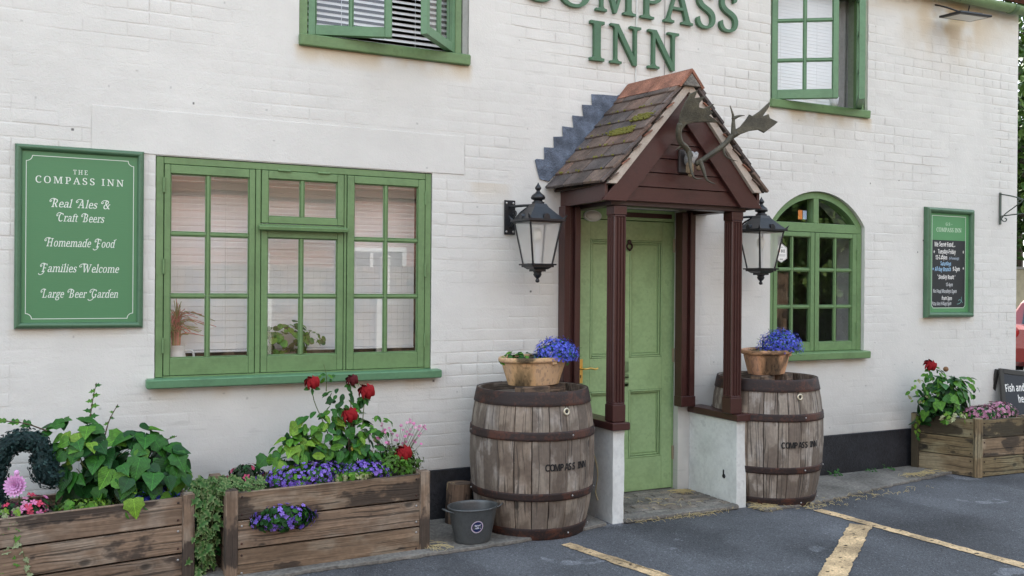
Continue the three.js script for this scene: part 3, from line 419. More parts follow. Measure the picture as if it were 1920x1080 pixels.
{
  const x0 = -.243, x1 = .391, y0 = 1.274, y1 = 2.256, w = .634, h = .982;
  const t = thing('menu_board', 'tall green painted board listing ales, food and beer garden in white lettering', 'sign');
  put('frame', merge([mitred(x0, x1, y0, y1, .036, .002, .036)]), MAT.greenSign, t);
  const map = canvasTex(1024, 1586, (q, W, H) => {
    const g = (n) => n / .634 * W; q.fillStyle = '#50835a'; q.fillRect(0, 0, W, H);
    const R = rng(3); for (let i = 0; i < 900; i++) { q.fillStyle = `rgba(${R() < .5 ? '40,80,45' : '130,180,135'},${.03 + R() * .05})`; q.fillRect(R() * W, R() * H, 1 + R() * 6, 1 + R() * 3); }
    q.strokeStyle = q.fillStyle = '#e6eae2'; q.lineWidth = 5; const a = W * .085, b = W * .915, c = H * .060, d = H * .945, n = W * .045;
    q.beginPath(); q.moveTo(a + n, c); q.lineTo(b - n, c); q.arc(b, c, n, Math.PI, Math.PI / 2, true); q.lineTo(b, d - n); q.arc(b, d, n, -Math.PI / 2, Math.PI, true); q.lineTo(a + n, d); q.arc(a, d, n, 0, -Math.PI / 2, true); q.lineTo(a, c + n); q.arc(a, c, n, Math.PI / 2, 0, true); q.stroke();
    const track = (s, y, size, sp, width) => { q.font = size + 'px serif'; let tot = 0; for (const ch of s) tot += q.measureText(ch).width + sp; const k = width ? width / tot : 1; q.save(); q.translate(W / 2 - tot * k / 2, y); q.scale(k, 1); let x = 0; for (const ch of s) { q.fillText(ch, x, 0); x += q.measureText(ch).width + sp; } q.restore(); };
    track('THE', H * .150, 54, 12, W * .125); track('COMPASS INN', H * .205, 82, 14, W * .70);
    // slanted chancery hand: narrow leaning letters, tall capitals with swashes
    const script = (s, y, width, size = 92) => {
      q.save(); q.font = size + 'px serif'; let tot = 0; const cw = [...s].map((ch) => { const k = ch === ' ' ? size * .46 : q.measureText(ch).width * .74 + (/[A-Z&]/.test(ch) ? size * .06 : 0); tot += k; return k; });
      q.translate(W / 2 - width / 2, y); q.scale(width / tot, 1); q.transform(1, 0, -.20, 1, 0, 0); let x = 0;
      [...s].forEach((ch, i) => {
        q.save(); q.translate(x, 0); const capital = /[A-Z&]/.test(ch);
        q.scale(.74, capital ? 1.08 : .98); q.fillText(ch, 0, 0); q.restore();
        q.lineWidth = 5.5; q.lineCap = 'round';
        if (capital) { q.beginPath(); q.moveTo(x + cw[i] * .45, -size * .76); q.bezierCurveTo(x + cw[i] * .1, -size * .90, x - cw[i] * .35, -size * .80, x - cw[i] * .34, -size * .58); q.bezierCurveTo(x - cw[i] * .3, -size * .46, x - cw[i] * .1, -size * .5, x - cw[i] * .12, -size * .62); q.stroke(); }
        if (ch === 'F' || ch === 'G') { q.beginPath(); q.moveTo(x + cw[i] * .5, -size * .1); q.bezierCurveTo(x + cw[i] * .4, size * .3, x - cw[i] * .3, size * .32, x - cw[i] * .4, size * .14); q.stroke(); }
        if ('dhl'.includes(ch)) { q.beginPath(); q.moveTo(x + cw[i] * (ch === 'd' ? .85 : .3), -size * .74); q.lineTo(x + cw[i] * (ch === 'd' ? 1.0 : .55), -size * .80); q.stroke(); }
        if ('aemnrs'.includes(ch) && s[i + 1] && s[i + 1] !== ' ') { q.lineWidth = 3; q.beginPath(); q.moveTo(x + cw[i] * .85, -size * .02); q.lineTo(x + cw[i] * 1.15, -size * .12); q.stroke(); }
        x += cw[i];
      });
      q.restore();
    };
    script('Real Ales &', H * .335, W * .46); script('Craft Beers', H * .412, W * .36); script('Homemade Food', H * .550, W * .53); script('Families Welcome', H * .690, W * .60); script('Large Beer Garden', H * .830, W * .59);
  });
  put('panel', faceUV(box(x0 + .012, x1 - .012, y0 + .012, y1 - .012, .002, .014, .001), x0, x1, y0, y1), M([1, 1, 1], { map, roughness: .4, bumpMap: rep(T.brush, 3), bumpScale: .0004 }), t);
}
{
  const x0 = 6.63, x1 = 7.234, y0 = 1.276, y1 = 2.232;
  const t = thing('chalk_board', 'green framed chalkboard with handwritten food times on the white wall', 'sign');
  put('frame', merge([mitred(x0, x1, y0, y1, .05, .002, .05)]), MAT.greenSign, t);
  const map = canvasTex(900, 1424, (q, W, H) => {
    q.fillStyle = '#558e5d'; q.fillRect(0, 0, W, H);
    const R = rng(9), a = W * .13, b = W * .87, c = H * .285, d = H * .925;
    q.fillStyle = '#1d1f24'; q.fillRect(a, c, b - a, d - c); for (let i = 0; i < 500; i++) { q.fillStyle = `rgba(120,125,130,${R() * .07})`; q.fillRect(a + R() * (b - a), c + R() * (d - c), 10 + R() * 60, 1 + R() * 3); }
    q.strokeStyle = '#dfe5da'; q.lineWidth = 6; q.strokeRect(a - 6, H * .055, b - a + 12, d - H * .055 + 6);
    q.fillStyle = '#558e5d'; for (const [x, y] of [[a - 6, d + 6], [b + 6, d + 6]]) { q.beginPath(); q.arc(x, y, 26, 0, 7); q.fill(); q.beginPath(); q.arc(x, y, 26, x < W / 2 ? -1.57 : 3.14, x < W / 2 ? 0 : 4.71); q.stroke(); }
    q.fillStyle = q.strokeStyle = '#cfdcc8'; q.textAlign = 'center'; q.font = '76px serif'; q.save(); q.translate(W / 2, H * .205); q.scale(.98, 1); q.fillText('COMPASS INN', 0, 0); q.restore();
    q.font = 'bold 58px serif'; q.save(); q.globalAlpha = .75; q.fillText('G S ~', W / 2, H * .145); q.restore();
    const hand = (s, x, y, size, col, lean = -.08, w = .62) => { q.fillStyle = col; q.textAlign = 'left'; q.font = 'bold ' + size * .96 + 'px sans-serif'; let cx = x; for (const ch of s) { q.save(); q.translate(cx, y + (R() - .5) * size * .10); q.rotate((R() - .5) * .12); q.transform(w, 0, lean * w, 1, 0, 0); q.fillText(ch, 0, 0); q.restore(); cx += q.measureText(ch).width * w * .98; } };
    const wh = '#e9e7e2', bl = '#9cc6e6', gr = '#c4c6c6', L = (f) => a + (b - a) * f, Y = (f) => c + (d - c) * f;
    hand('We Serve Food...', L(.06), Y(.095), 92, wh); hand('Tuesday-Friday', L(.17), Y(.20), 84, wh); hand('*', L(.03), Y(.22), 90, wh); hand('*', L(.92), Y(.22), 90, wh);
    hand('12-2.45pm', L(.09), Y(.285), 84, wh); hand('(6-9 evenings)', L(.51), Y(.285), 52, '#a8b6c4'); hand('Saturdays', L(.25), Y(.375), 76, bl); hand('*', L(.01), Y(.47), 80, bl); hand('All day Brunch', L(.08), Y(.46), 80, bl); hand('9-2pm', L(.62), Y(.455), 84, wh); hand('*', L(.93), Y(.46), 80, wh);
    hand("' Sunday Roast '", L(.15), Y(.575), 84, wh); hand('12-4pm', L(.41), Y(.685), 70, gr); hand('No Food Mondays Open', L(.03), Y(.785), 74, gr, -.08, .60); hand('from 3pm', L(.29), Y(.89), 76, wh); hand('Pizza Van Fridays 5pm', L(.0), Y(.968), 70, gr, -.08, .56);
    q.strokeStyle = '#7fb5b0'; q.lineWidth = 6; q.beginPath(); q.moveTo(L(.76), Y(.95)); q.quadraticCurveTo(L(.92), Y(.95), L(.90), Y(.84)); q.moveTo(L(.80), Y(.90)); q.quadraticCurveTo(L(.86), Y(.86), L(.93), Y(.93)); q.stroke();
  });
  put('panel', faceUV(box(x0 + .02, x1 - .02, y0 + .02, y1 - .02, .002, .014, .001), x0 + .02, x1 - .02, y0 + .02, y1 - .02), M([1, 1, 1], { map, roughness: .5 }), t);
}
// ---------------------------------------------------------------- lanterns
function lantern(name, label, x, group) {
  const t = thing(name, label, 'lantern', [x, 1.95, .235], 0, group), B = MAT.black;
  const frus = (y0, a, y1, b, h = 0) => { const g = new THREE.CylinderGeometry(b * Math.SQRT2, a * Math.SQRT2, y1 - y0, 4, 1, false).rotateY(Math.PI / 4).translate(0, (y0 + y1) / 2, 0); const n = g.toNonIndexed(); n.computeVertexNormals(); return n; };
  const za = -.235;
  const wp = put('wall_plate', merge([box(-.135, -.055, -.085, .145, za + .004, za + .016, .003)]), B, t);
  for (const [px, py] of [[-.12, .125], [-.07, .125], [-.12, -.065], [-.07, -.065]]) put('screw', merge([place(new THREE.SphereGeometry(.008, 8, 6), [px, py, za + .016], [0, 0, 0], [1, 1, .5])]), MAT.steel, wp);
  put('arm', merge([tube([[-.095, .10, za + .01], [-.095, .10, za + .06], [-.05, .102, -.10], [0, .10, -.01]], .009, 20, 8), tube([[-.095, -.04, za + .012], [-.092, .0, za + .07], [-.06, .06, -.12], [-.03, .095, -.06]], .007, 20, 8), tube([[-.092, .02, za + .06], [-.085, .05, za + .085], [-.08, .07, za + .06], [-.085, .062, za + .045], [-.09, .048, za + .058]], .006, 24, 6), tube([[-.06, .06, -.10], [-.05, .035, -.075], [-.04, .05, -.06], [-.048, .062, -.075]], .005, 20, 6)]), B, t);
  // roof: concave hip, cap, chimney and finial
  put('lamp_roof', merge([frus(-.008, .134, .004, .134), frus(.004, .128, .045, .088), frus(.045, .088, .085, .052), frus(.085, .052, .108, .040)]), B, t);
  for (const [a, b] of [[-1, -1], [1, -1], [1, 1], [-1, 1]]) put('corner_ear', merge([place(new THREE.ConeGeometry(.012, .05, 6), [a * .132, .018, b * .132], [b * .5, 0, -a * .5])]), B, t);
  for (const r of [0, Math.PI / 2, Math.PI, -Math.PI / 2]) put('dormer', merge([place(prism([[-.022, 0], [-.022, .018], [-.012, .032], [0, .037], [.012, .032], [.022, .018], [.022, 0]], .04, .002), [0, 0.004, .088]).rotateY(r)]), B, t);
  put('finial', merge([lathe([[0, .100], [.040, .100], [.042, .118], [.030, .124], [.028, .132], [.045, .138], [.048, .150], [.040, .164], [.024, .176], [.016, .184], [.011, .190], [.013, .196], [.020, .204], [.021, .214], [.014, .224], [.006, .236], [.002, .246], [0, .248]], 20)]), B, t);
  // cage: corner bars, rims, panes
  const top = .113, bot = .070, y1 = -.008, y0 = -.282;
  for (const [a, b] of [[-1, -1], [1, -1], [1, 1], [-1, 1]]) put('corner_bar', merge([tube([[a * bot, y0, b * bot], [a * top, y1, b * top]], .0065, 2, 6)]), B, t);
  put('rim', merge([box(-.119, .119, y1 - .01, y1, -.119, -.105, .002), box(-.119, .119, y1 - .01, y1, .105, .119, .002), box(-.119, -.105, y1 - .01, y1, -.105, .105, .002), box(.105, .119, y1 - .01, y1, -.105, .105, .002)]), B, t);
  for (let k = 0; k < 4; k++) { const P = [-top, y1, top, top, y1, top, -bot, y0, bot, bot, y0, bot]; const g = new THREE.BufferGeometry(); g.setAttribute('position', new THREE.Float32BufferAttribute(P, 3)); g.setIndex([0, 2, 1, 1, 2, 3]); g.computeVertexNormals(); put('pane', boxUV(g.rotateY(k * Math.PI / 2)), MAT.lampGlass, t); }
  put('lamp_base', merge([frus(-.292, .090, -.282, .092), frus(-.304, .078, -.292, .078), frus(-.318, .050, -.304, .068), frus(-.332, .040, -.318, .040), lathe([[0, -.405], [.010, -.402], [.015, -.393], [.011, -.383], [.008, -.378], [.020, -.366], [.028, -.352], [.024, -.340], [.030, -.332], [0, -.332]], 18)]), B, t);
  const bulb = put('lamp_holder', merge([place(new THREE.CylinderGeometry(.016, .018, .13, 14), [0, -.215, 0])]), M([.62, .64, .66], { roughness: .5 }), t);
  put('bulb', merge([place(new THREE.SphereGeometry(.030, 16, 12), [0, -.095, 0], [0, 0, 0], [1, 1.5, 1])]), M([.80, .78, .70], { roughness: .25 }), bulb);
  return t;
}
const lan = lantern('wall_lantern', 'black square lantern on the wall between wide window and porch', 2.757, 'black wall lanterns');
{ const c = lan.clone(); c.name = numbered('wall_lantern'); c.position.x = 4.625; tag(c, 'black square lantern between the porch and the arched window'); scene.add(c); }
{ // floodlight under the eaves, and the iron hanging bracket
  const t = thing('flood_light', 'thin black rectangular floodlight on a wire arm below the gutter', 'light', [6.89, 3.855, .19]);
  const q = (g) => g.rotateX(.10).rotateY(-.12);
  put('housing', merge([q(box(-.175, .175, -.009, .010, -.12, .12, .006)), q(box(-.12, .12, .013, .028, -.07, .07, .005))]), MAT.black, t);
  put('lens', merge([q(box(-.145, .145, -.0115, -.0095, -.09, .09, .0005))]), M([.75, .73, .68], { roughness: .3 }), t);
  put('arm', merge([tube([[-.03, .025, 0], [-.12, .09, -.10], [-.14, .13, -.185]], .007, 14, 6), tube([[.03, .025, 0], [.14, .08, -.08], [.26, .17, -.16]], .006, 14, 6)]), MAT.black, t);
  const b = thing('hanging_bracket', 'scrolled black iron hanging basket bracket on the wall near the corner', 'bracket', [7.615, 2.26, 0]);
  const I = M([.10, .12, .10], { roughness: .6, metalness: .4 });
  put('back_bar', merge([box(-.013, .013, -.145, .145, .004, .012, .002)]), I, b);
  put('arm', merge([tube([[0, .13, .01], [0, .10, .13], [0, .06, .24], [0, .03, .36]], .006, 16, 6), tube([[0, -.07, .01], [0, -.062, .18], [0, -.06, .36]], .006, 10, 6)]), I, b);
  put('scroll', merge([tube([[0, -.10, .012], [0, -.05, .06], [0, .0, .14], [0, .055, .22], [0, .065, .19], [0, .045, .175], [0, .035, .195]], .005, 40, 6), tube([[0, -.07, .012], [0, -.11, .03], [0, -.12, .06], [0, -.10, .07], [0, -.09, .055]], .005, 24, 6)]), I, b);
}
// bulkhead light over the door
{
  const t = thing('bulkhead_light', 'small white oval light over the green door under the porch', 'light', [3.335, 2.022, -.046]);
  put('backplate', merge([place(new THREE.CylinderGeometry(1, 1, .02, 32), [0, 0, .004], [Math.PI / 2, 0, 0], [.068, .01 / .01, .036])]), MAT.white, t); t.children[0].geometry = merge([place(new THREE.CylinderGeometry(1, 1, .02, 32).rotateX(Math.PI / 2), [0, 0, .006], [0, 0, 0], [.07, .04, 1])]);
  put('diffuser', merge([place(new THREE.SphereGeometry(1, 24, 12), [0, 0, .012], [0, 0, 0], [.062, .034, .035])]), M([.78, .74, .66], { roughness: .35 }), t);
  put('frame', merge([place(new THREE.TorusGeometry(1, .09, 8, 32), [0, 0, .014], [0, 0, 0], [.066, .037, .05])]), MAT.white, t);
}

// ---------------------------------------------------------------- porch
{
  const t = thing('porch', 'small gabled dark red timber porch with tiled roof over the green door', 'porch');
  const mr = MAT.maroon, md = MAT.maroonDark;
  // dwarf walls
  const wallW = (x0, x1) => { const g = new THREE.BoxGeometry(x1 - x0, .602, .53, 3, 14, 12).translate((x0 + x1) / 2, .301, .265); const p = g.attributes.position; for (let i = 0; i < p.count; i++) { const x = p.getX(i), y = p.getY(i), z = p.getZ(i), n = (fbm(y * 9 + x * 3, z * 9, 201, 3) - .5) * .008; p.setX(i, x + (x < (x0 + x1) / 2 ? -1 : 1) * n); if (z > .5) p.setZ(i, z + (fbm(x * 12, y * 9, 204, 2) - .5) * .010); } g.computeVertexNormals(); return merge([g]); };
  put('dwarf_wall', wallW(3.158, 3.243), MAT.white, t); put('dwarf_wall', wallW(4.162, 4.247), MAT.white, t);
  put('wall_ring', merge([place(new THREE.TorusGeometry(.012, .004, 6, 14), [4.160, .20, .40], [0, Math.PI / 2, 0]), box(4.152, 4.160, .19, .245, .395, .405, .002)]), MAT.black, t);
  for (const x of [3.2, 4.205]) put('cap', merge([box(x - .068, x + .068, .602, .652, .002, .565, .006)]), mr, t);
  // posts: fluted, with plain blocks at foot and head
  const fl = (s) => { const h = s / 2, o = []; for (let k = 0; k < 4; k++) { const a = k * Math.PI / 2, P = [[-h + .006, h], ...[-.5, 0, .5].flatMap((c) => [[c * h - .009, h], [c * h - .005, h - .009], [c * h + .005, h - .009], [c * h + .009, h]]), [h - .006, h]]; for (const [x, y] of P) o.push([x * Math.cos(a) + y * Math.sin(a), -x * Math.sin(a) + y * Math.cos(a)]); } return o; };
  for (const x of [3.203, 4.158]) put('post', merge([prism(fl(.092), 1.20).rotateX(-Math.PI / 2).translate(x, .775, .482), box(x - .05, x + .05, .652, .765, .432, .532, .006), place(chamferBox(.094, .02, .094, .009), [x, .769, .482]), box(x - .05, x + .05, 1.985, 2.046, .432, .532, .006), place(chamferBox(.094, .02, .094, .009), [x, 1.980, .482])]), mr, t);
  for (const [x0, x1] of [[3.040, 3.168], [4.052, 4.132]].map(([a, b], i) => i ? [4.020, 4.140] : [a, b])) put('pilaster', merge([box(x0, x0 + .045, .652, 2.07, .003, .09, .004), box(x1 - .045, x1, .652, 2.07, .003, .09, .004), box(x0 + .044, x1 - .044, .652, 2.068, .003, .062, .001), box(x0 - .004, x1 + .004, .652, .73, .003, .097, .005)]), mr, t);
  put('pilaster_foot', merge([box(3.04, 3.155, 0, .60, .003, .08, .004)]), MAT.white, t);
  // beams
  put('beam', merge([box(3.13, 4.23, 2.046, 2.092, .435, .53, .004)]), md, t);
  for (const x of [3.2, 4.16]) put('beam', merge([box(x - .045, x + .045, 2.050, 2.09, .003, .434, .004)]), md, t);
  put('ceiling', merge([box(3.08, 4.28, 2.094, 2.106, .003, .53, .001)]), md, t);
  for (const [x0, x1] of [[3.052, 3.076], [4.284, 4.308]]) put('fascia', merge([box(x0, x1, 2.066, 2.188, .003, .578, .004)]), mr, t);
  // roof planes
  const AX = 3.680, RY = 2.905, EX = .630, EY = 2.185, ang = Math.atan2(RY - EY, EX), L = Math.hypot(RY - EY, EX);
  const slopeX = (s, d, up = 0) => [AX + s * (EX - d * Math.cos(ang)) + s * up * Math.sin(ang), EY + d * Math.sin(ang) + up * Math.cos(ang)];   // d along the slope from the eave
  for (const s of [-1, 1]) { const [x, y] = slopeX(s, L / 2, -.03); put('roof_deck', merge([place(chamferBox(L - .01, .014, .585, .002), [x, y, .302], [0, 0, s * -ang])].map((g) => { const p = g.attributes.position; for (let i = 0; i < p.count; i++) p.setX(i, p.getX(i) - .075 * (1 - p.getZ(i) / .64)); return g; })), M([.25, .17, .12], { roughness: .9, map: T.plank }), t); }
  const skew = (g) => { const p = g.attributes.position; for (let i = 0; i < p.count; i++) { const k = 1 - p.getZ(i) / .64; p.setX(i, p.getX(i) - .08 * k); p.setY(i, p.getY(i) + .012 * k); } return g; };
  const tm = [[.34, .30, .27], [.42, .36, .31], [.29, .27, .26], [.46, .35, .29], [.25, .25, .26]].map((c) => M(c.map((k, q) => k * [.72, .58, .51][q]), { roughness: .8, map: rep(T.mottle, 2.5), bumpMap: rep(T.fine, 4), bumpScale: .004 }));
  const RT = rng(77), courses = 8, gauge = .117;
  for (const s of [-1, 1]) for (let k = 0; k < courses; k++) {
    let z = .004; const first = k % 2 ? .10 : .20; let w = first;
    while (z < .615) {
      const z1 = Math.min(z + w, .628 + (RT() - .5) * .008), len = .185, d = k * gauge + len / 2 - .028 + (RT() - .5) * .006, [x, y] = slopeX(s, d, .018);
      if (z1 - z > .03) { const g = chamferBox(len, .022, z1 - z - .008, .005).toNonIndexed(); const tl = skew(place(boxUV(g, 'x', [RT(), RT()]), [x, y, (z + z1) / 2], [(RT() - .5) * .03, 0, s * -(ang - .095) + (RT() - .5) * .03])); put('roof_tile', tl, tm[Math.floor(RT() * 5)], t); }
      z = z1; w = .17 + RT() * .06; if (z1 >= .62) break;
    }
  }
  // ridge tiles: two angled clay lengths
  const ridge = (z0, z1) => { const a = .158, th = .015, o = [[-a * Math.cos(ang), -a * Math.sin(ang)], [-.014, -.010], [0, 0], [.014, -.010], [a * Math.cos(ang), -a * Math.sin(ang)], [(a - .006) * Math.cos(ang) - th * .8, -a * Math.sin(ang) - th * .7], [0, -th * 1.7], [-(a - .006) * Math.cos(ang) + th * .8, -a * Math.sin(ang) - th * .7]]; return prism(o.reverse(), z1 - z0, .002).translate(AX, RY + .055, z0); };
  const rm = M([.55, .24, .15], { roughness: .85, map: rep(T.mottle, 3), bumpMap: rep(T.fine, 4), bumpScale: .004 });
  put('ridge_tile', skew(merge([ridge(.004, .330)])), rm, t); put('ridge_tile', skew(merge([ridge(.333, .638).translate(0, -.002, 0)])), M([.60, .26, .16], { roughness: .85, map: rep(T.mottle, 3), bumpMap: rep(T.fine, 4), bumpScale: .004 }), t);
  put('mortar', merge([place(prism([[-.075, -.09], [0, -.005], [.075, -.09]], .05, .006), [AX, RY + .028, .585])]), MAT.concrete, t);
  // verge strips, bargeboards, weatherboards
  const band = (s, u0, u1, z0, z1, yb, ex = 0) => { const n = Math.cos(ang), dy0 = u0 / n, dy1 = u1 / n, yA = RY - dy0, yB = RY - dy1, sl = Math.tan(ang); const X = (y, top) => s * (top - y) / sl; return prism([[0, yA], [X(yb, yA) , yb], [X(yb, yB), yb], [0, yB]].map(([x, y]) => [AX + x, y]).filter(Boolean), z1 - z0, .003).translate(0, 0, z0); };
  const pale = M([.62, .54, .47], { roughness: .85, map: rep(T.wear, 3), bumpMap: rep(T.brush, 4), bumpScale: .003 });
  for (const s of [-1, 1]) {
    put('verge_strip', merge([band(s, .012, .062, .552, .606, 2.175)]), pale, t);
    put('bargeboard', merge([band(s, .0625, .20, .556, .582, 2.070)]), mr, t);
    for (let k = 0; k < 6; k++) { const [x, y] = slopeX(s, .06 + k * .128 + (s > 0 ? .03 : 0), -.012); put('tile_chip', merge([place(chamferBox(.075, .008, .03, .002), [x, y, .608], [0, 0, s * -(ang - .25)])]), k % 2 ? rm : tm[1], t); }
  }
  const tops = [2.078, 2.176, 2.272, 2.368, 2.464, 2.560, 2.70];
  for (let k = 0; k < 6; k++) { const y0 = tops[k], y1 = tops[k + 1] - .003, f = (y) => Math.max(.01, (RY - .13 - y) / Math.tan(ang)); const g = prism([[AX - f(y0), y0], [AX + f(y0), y0], [AX + f(y1), y1], [AX - f(y1), y1]], .014, .002); const p = g.attributes.position; for (let i = 0; i < p.count; i++) p.setZ(i, p.getZ(i) + .532 + .010 * (1 - (p.getY(i) - y0) / (y1 - y0))); put('weatherboard', merge([g]), mr, t); }
  // stepped lead flashing on the wall
    const fl2 = [[2.889, 2.250], [2.871, 2.303], [2.851, 2.379], [2.864, 2.386], [2.924, 2.386], [2.920, 2.469], [2.997, 2.471], [2.993, 2.546], [3.067, 2.554], [3.062, 2.624], [3.150, 2.621], [3.140, 2.705], [3.228, 2.706], [3.217, 2.787], [3.298, 2.791], [3.292, 2.867], [3.384, 2.873], [3.499, 2.876], [3.548, 2.899], [3.569, 2.873], [3.274, 2.555], [2.959, 2.237]];
  put('lead_flashing', merge([prism(fl2, .006, .0015).translate(0, 0, .003)]), MAT.lead, t);
  // moss
  const mg = [], RM = rng(15); for (let i = 0; i < 700; i++) { const q = RM() < .8, d = q ? .42 + RM() * .16 : RM() * .75, zz = q ? .34 + .22 * (d - .42) / .16 * .9 + (RM() - .5) * .15 : .05 + RM() * .5; if (q && RM() < .2) continue; const on = Math.round(d / gauge) * gauge + (RM() - .5) * (q ? .06 : .012) - .02; const [x, y] = slopeX(-1, on, .036); mg.push(place(new THREE.IcosahedronGeometry(.003 + RM() * .006, 0), [x, y, zz], [RM() * 3, RM() * 3, 0], [1.3, .8, 1.4])); if (!q && i % 3) mg.pop(); }
  tag(put('moss', skew(merge(mg)), M([.16, .15, .03], { roughness: 1 }), t), null, null, null, 'stuff');
  // step: pavers and a concrete nosing
  put('step', merge([box(3.245, 4.16, .0, .016, -.02, .5, .002)]), MAT.soil, t);
  put('nosing', merge([place(chamferBox(.925, .034, .075, .010), [3.702, .017, .528], [0, .0, 0])]), MAT.concrete, t);
  const pv = [[.40, .36, .31], [.46, .41, .35], [.34, .31, .27], [.43, .36, .29]].map((c) => M(c, { roughness: .9, map: rep(T.mottle, 3), bumpMap: rep(T.fine, 4), bumpScale: .004 })), RP = rng(4);
  for (let j = 0; j < 7; j++) for (let i = -1; i < 5; i++) { const x0 = Math.max(3.249, 3.249 + i * .214 + (j % 2) * .107), x1 = Math.min(4.157, 3.249 + (i + 1) * .214 + (j % 2) * .107 - .008), z0 = -.015 + j * .0725; if (x1 - x0 < .03) continue; put('paver', boxUV(place(chamferBox(x1 - x0, .016, .064, .006), [(x0 + x1) / 2, .022 + RP() * .004, z0 + .033], [(RP() - .5) * .03, 0, (RP() - .5) * .02]), 'x', [RP(), RP()]), pv[Math.floor(RP() * 4)], t); }
}
// ---------------------------------------------------------------- fallow deer skull and antlers on the gable
{
  const t = thing('antlers', 'mounted deer skull with broad palmed antlers on the porch gable', 'antlers');
  const am = M([.135, .12, .075], { roughness: .6, map: rep(T.mottle, 4), bumpMap: rep(T.brush, 8), bumpScale: .003 });
  const palm = (P, th) => {   // outline with its own depths, thick in the middle and thin at the edge
    const at = (x, y) => { let w = 0, z = 0; for (const p of P) { const k = 1 / ((p[0] - x) ** 2 + (p[1] - y) ** 2 + 1e-4); w += k; z += k * p[2]; } return z / w; };
    const g = prism(P.map((p) => [p[0], p[1]]), th, .0045), p = g.attributes.position; for (let i = 0; i < p.count; i++) p.setZ(i, p.getZ(i) - th / 2 + at(p.getX(i), p.getY(i))); g.computeVertexNormals(); return g;
  };
  const tine = (P, r) => tube(P, r, 20, 8, (q) => 1 - .85 * q);
  const LP = [[3.521, 2.546, .702], [3.520, 2.594, .715], [3.523, 2.643, .728], [3.546, 2.708, .745], [3.571, 2.759, .758], [3.625, 2.785, .763], [3.611, 2.735, .750], [3.696, 2.754, .753], [3.656, 2.708, .742], [3.656, 2.683, .736], [3.694, 2.680, .734], [3.775, 2.716, .741], [3.746, 2.678, .732], [3.778, 2.659, .726], [3.749, 2.641, .722], [3.838, 2.604, .711], [3.773, 2.599, .711], [3.717, 2.597, .712], [3.636, 2.587, .711], [3.575, 2.568, .707], [3.551, 2.534, .699]];
  const RPm = [[3.930, 2.533, .714], [3.961, 2.564, .722], [4.000, 2.588, .732], [4.038, 2.635, .742], [4.062, 2.670, .748], [4.082, 2.660, .753], [4.133, 2.696, .766], [4.180, 2.740, .778], [4.204, 2.760, .784], [4.196, 2.722, .782], [4.165, 2.679, .774], [4.153, 2.663, .771], [4.196, 2.680, .782], [4.205, 2.654, .784], [4.263, 2.631, .798], [4.237, 2.607, .792], [4.166, 2.554, .774], [4.126, 2.572, .764], [4.063, 2.561, .748], [4.000, 2.536, .732], [3.946, 2.500, .718]];
  put('antler', merge([palm(LP, .018), tube([[3.655, 2.385, .655], [3.614, 2.426, .669], [3.562, 2.457, .678], [3.534, 2.505, .691], [3.530, 2.56, .706]], .0185, 24, 10, (q) => 1 + .1 * q), tine([[3.632, 2.412, .670], [3.627, 2.351, .689], [3.620, 2.282, .711], [3.634, 2.226, .729], [3.693, 2.227, .730]], .017), tine([[3.585, 2.445, .674], [3.529, 2.405, .666]], .012)]), am, t);
  put('antler', merge([palm(RPm, .018), tube([[3.712, 2.334, .655], [3.784, 2.385, .676], [3.853, 2.433, .694], [3.899, 2.472, .706], [3.938, 2.515, .716], [3.976, 2.542, .726]], .0175, 24, 10, (q) => 1), tine([[3.955, 2.53, .722], [3.954, 2.594, .720], [3.952, 2.654, .720], [3.930, 2.722, .715]], .019), tine([[3.954, 2.64, .720], [3.991, 2.657, .730], [4.030, 2.663, .740]], .013), tine([[3.724, 2.345, .670], [3.737, 2.284, .690], [3.749, 2.223, .710], [3.807, 2.199, .719]], .016), tine([[3.884, 2.441, .702], [3.900, 2.393, .706], [3.931, 2.372, .714], [3.986, 2.359, .728]], .010)]), am, t);
  put('skull', merge([place(new THREE.SphereGeometry(1, 16, 12), [3.69, 2.37, .605], [.5, 0, 0], [.036, .052, .040]), place(new THREE.SphereGeometry(1, 12, 10), [3.665, 2.405, .62], [0, 0, .5], [.018, .034, .025]), place(new THREE.SphereGeometry(1, 12, 10), [3.718, 2.385, .62], [0, 0, -.5], [.018, .036, .025])]), M([.66, .65, .63], { roughness: .75, map: rep(T.mottle, 6) }), t);
  put('jaw', merge([place(chamferBox(.05, .075, .05, .014), [3.645, 2.300, .665], [.3, .2, .25]), place(chamferBox(.034, .055, .04, .012), [3.728, 2.316, .655], [.3, 0, -.3]), place(chamferBox(.02, .04, .03, .008), [3.655, 2.262, .655], [.3, 0, .2])]), M([.52, .37, .22], { roughness: .8, map: rep(T.mottle, 6) }), t);
  put('mount', merge([place(chamferBox(.11, .16, .03, .01), [3.685, 2.355, .56])]), M([.03, .022, .02], { roughness: .5 }), t);
}

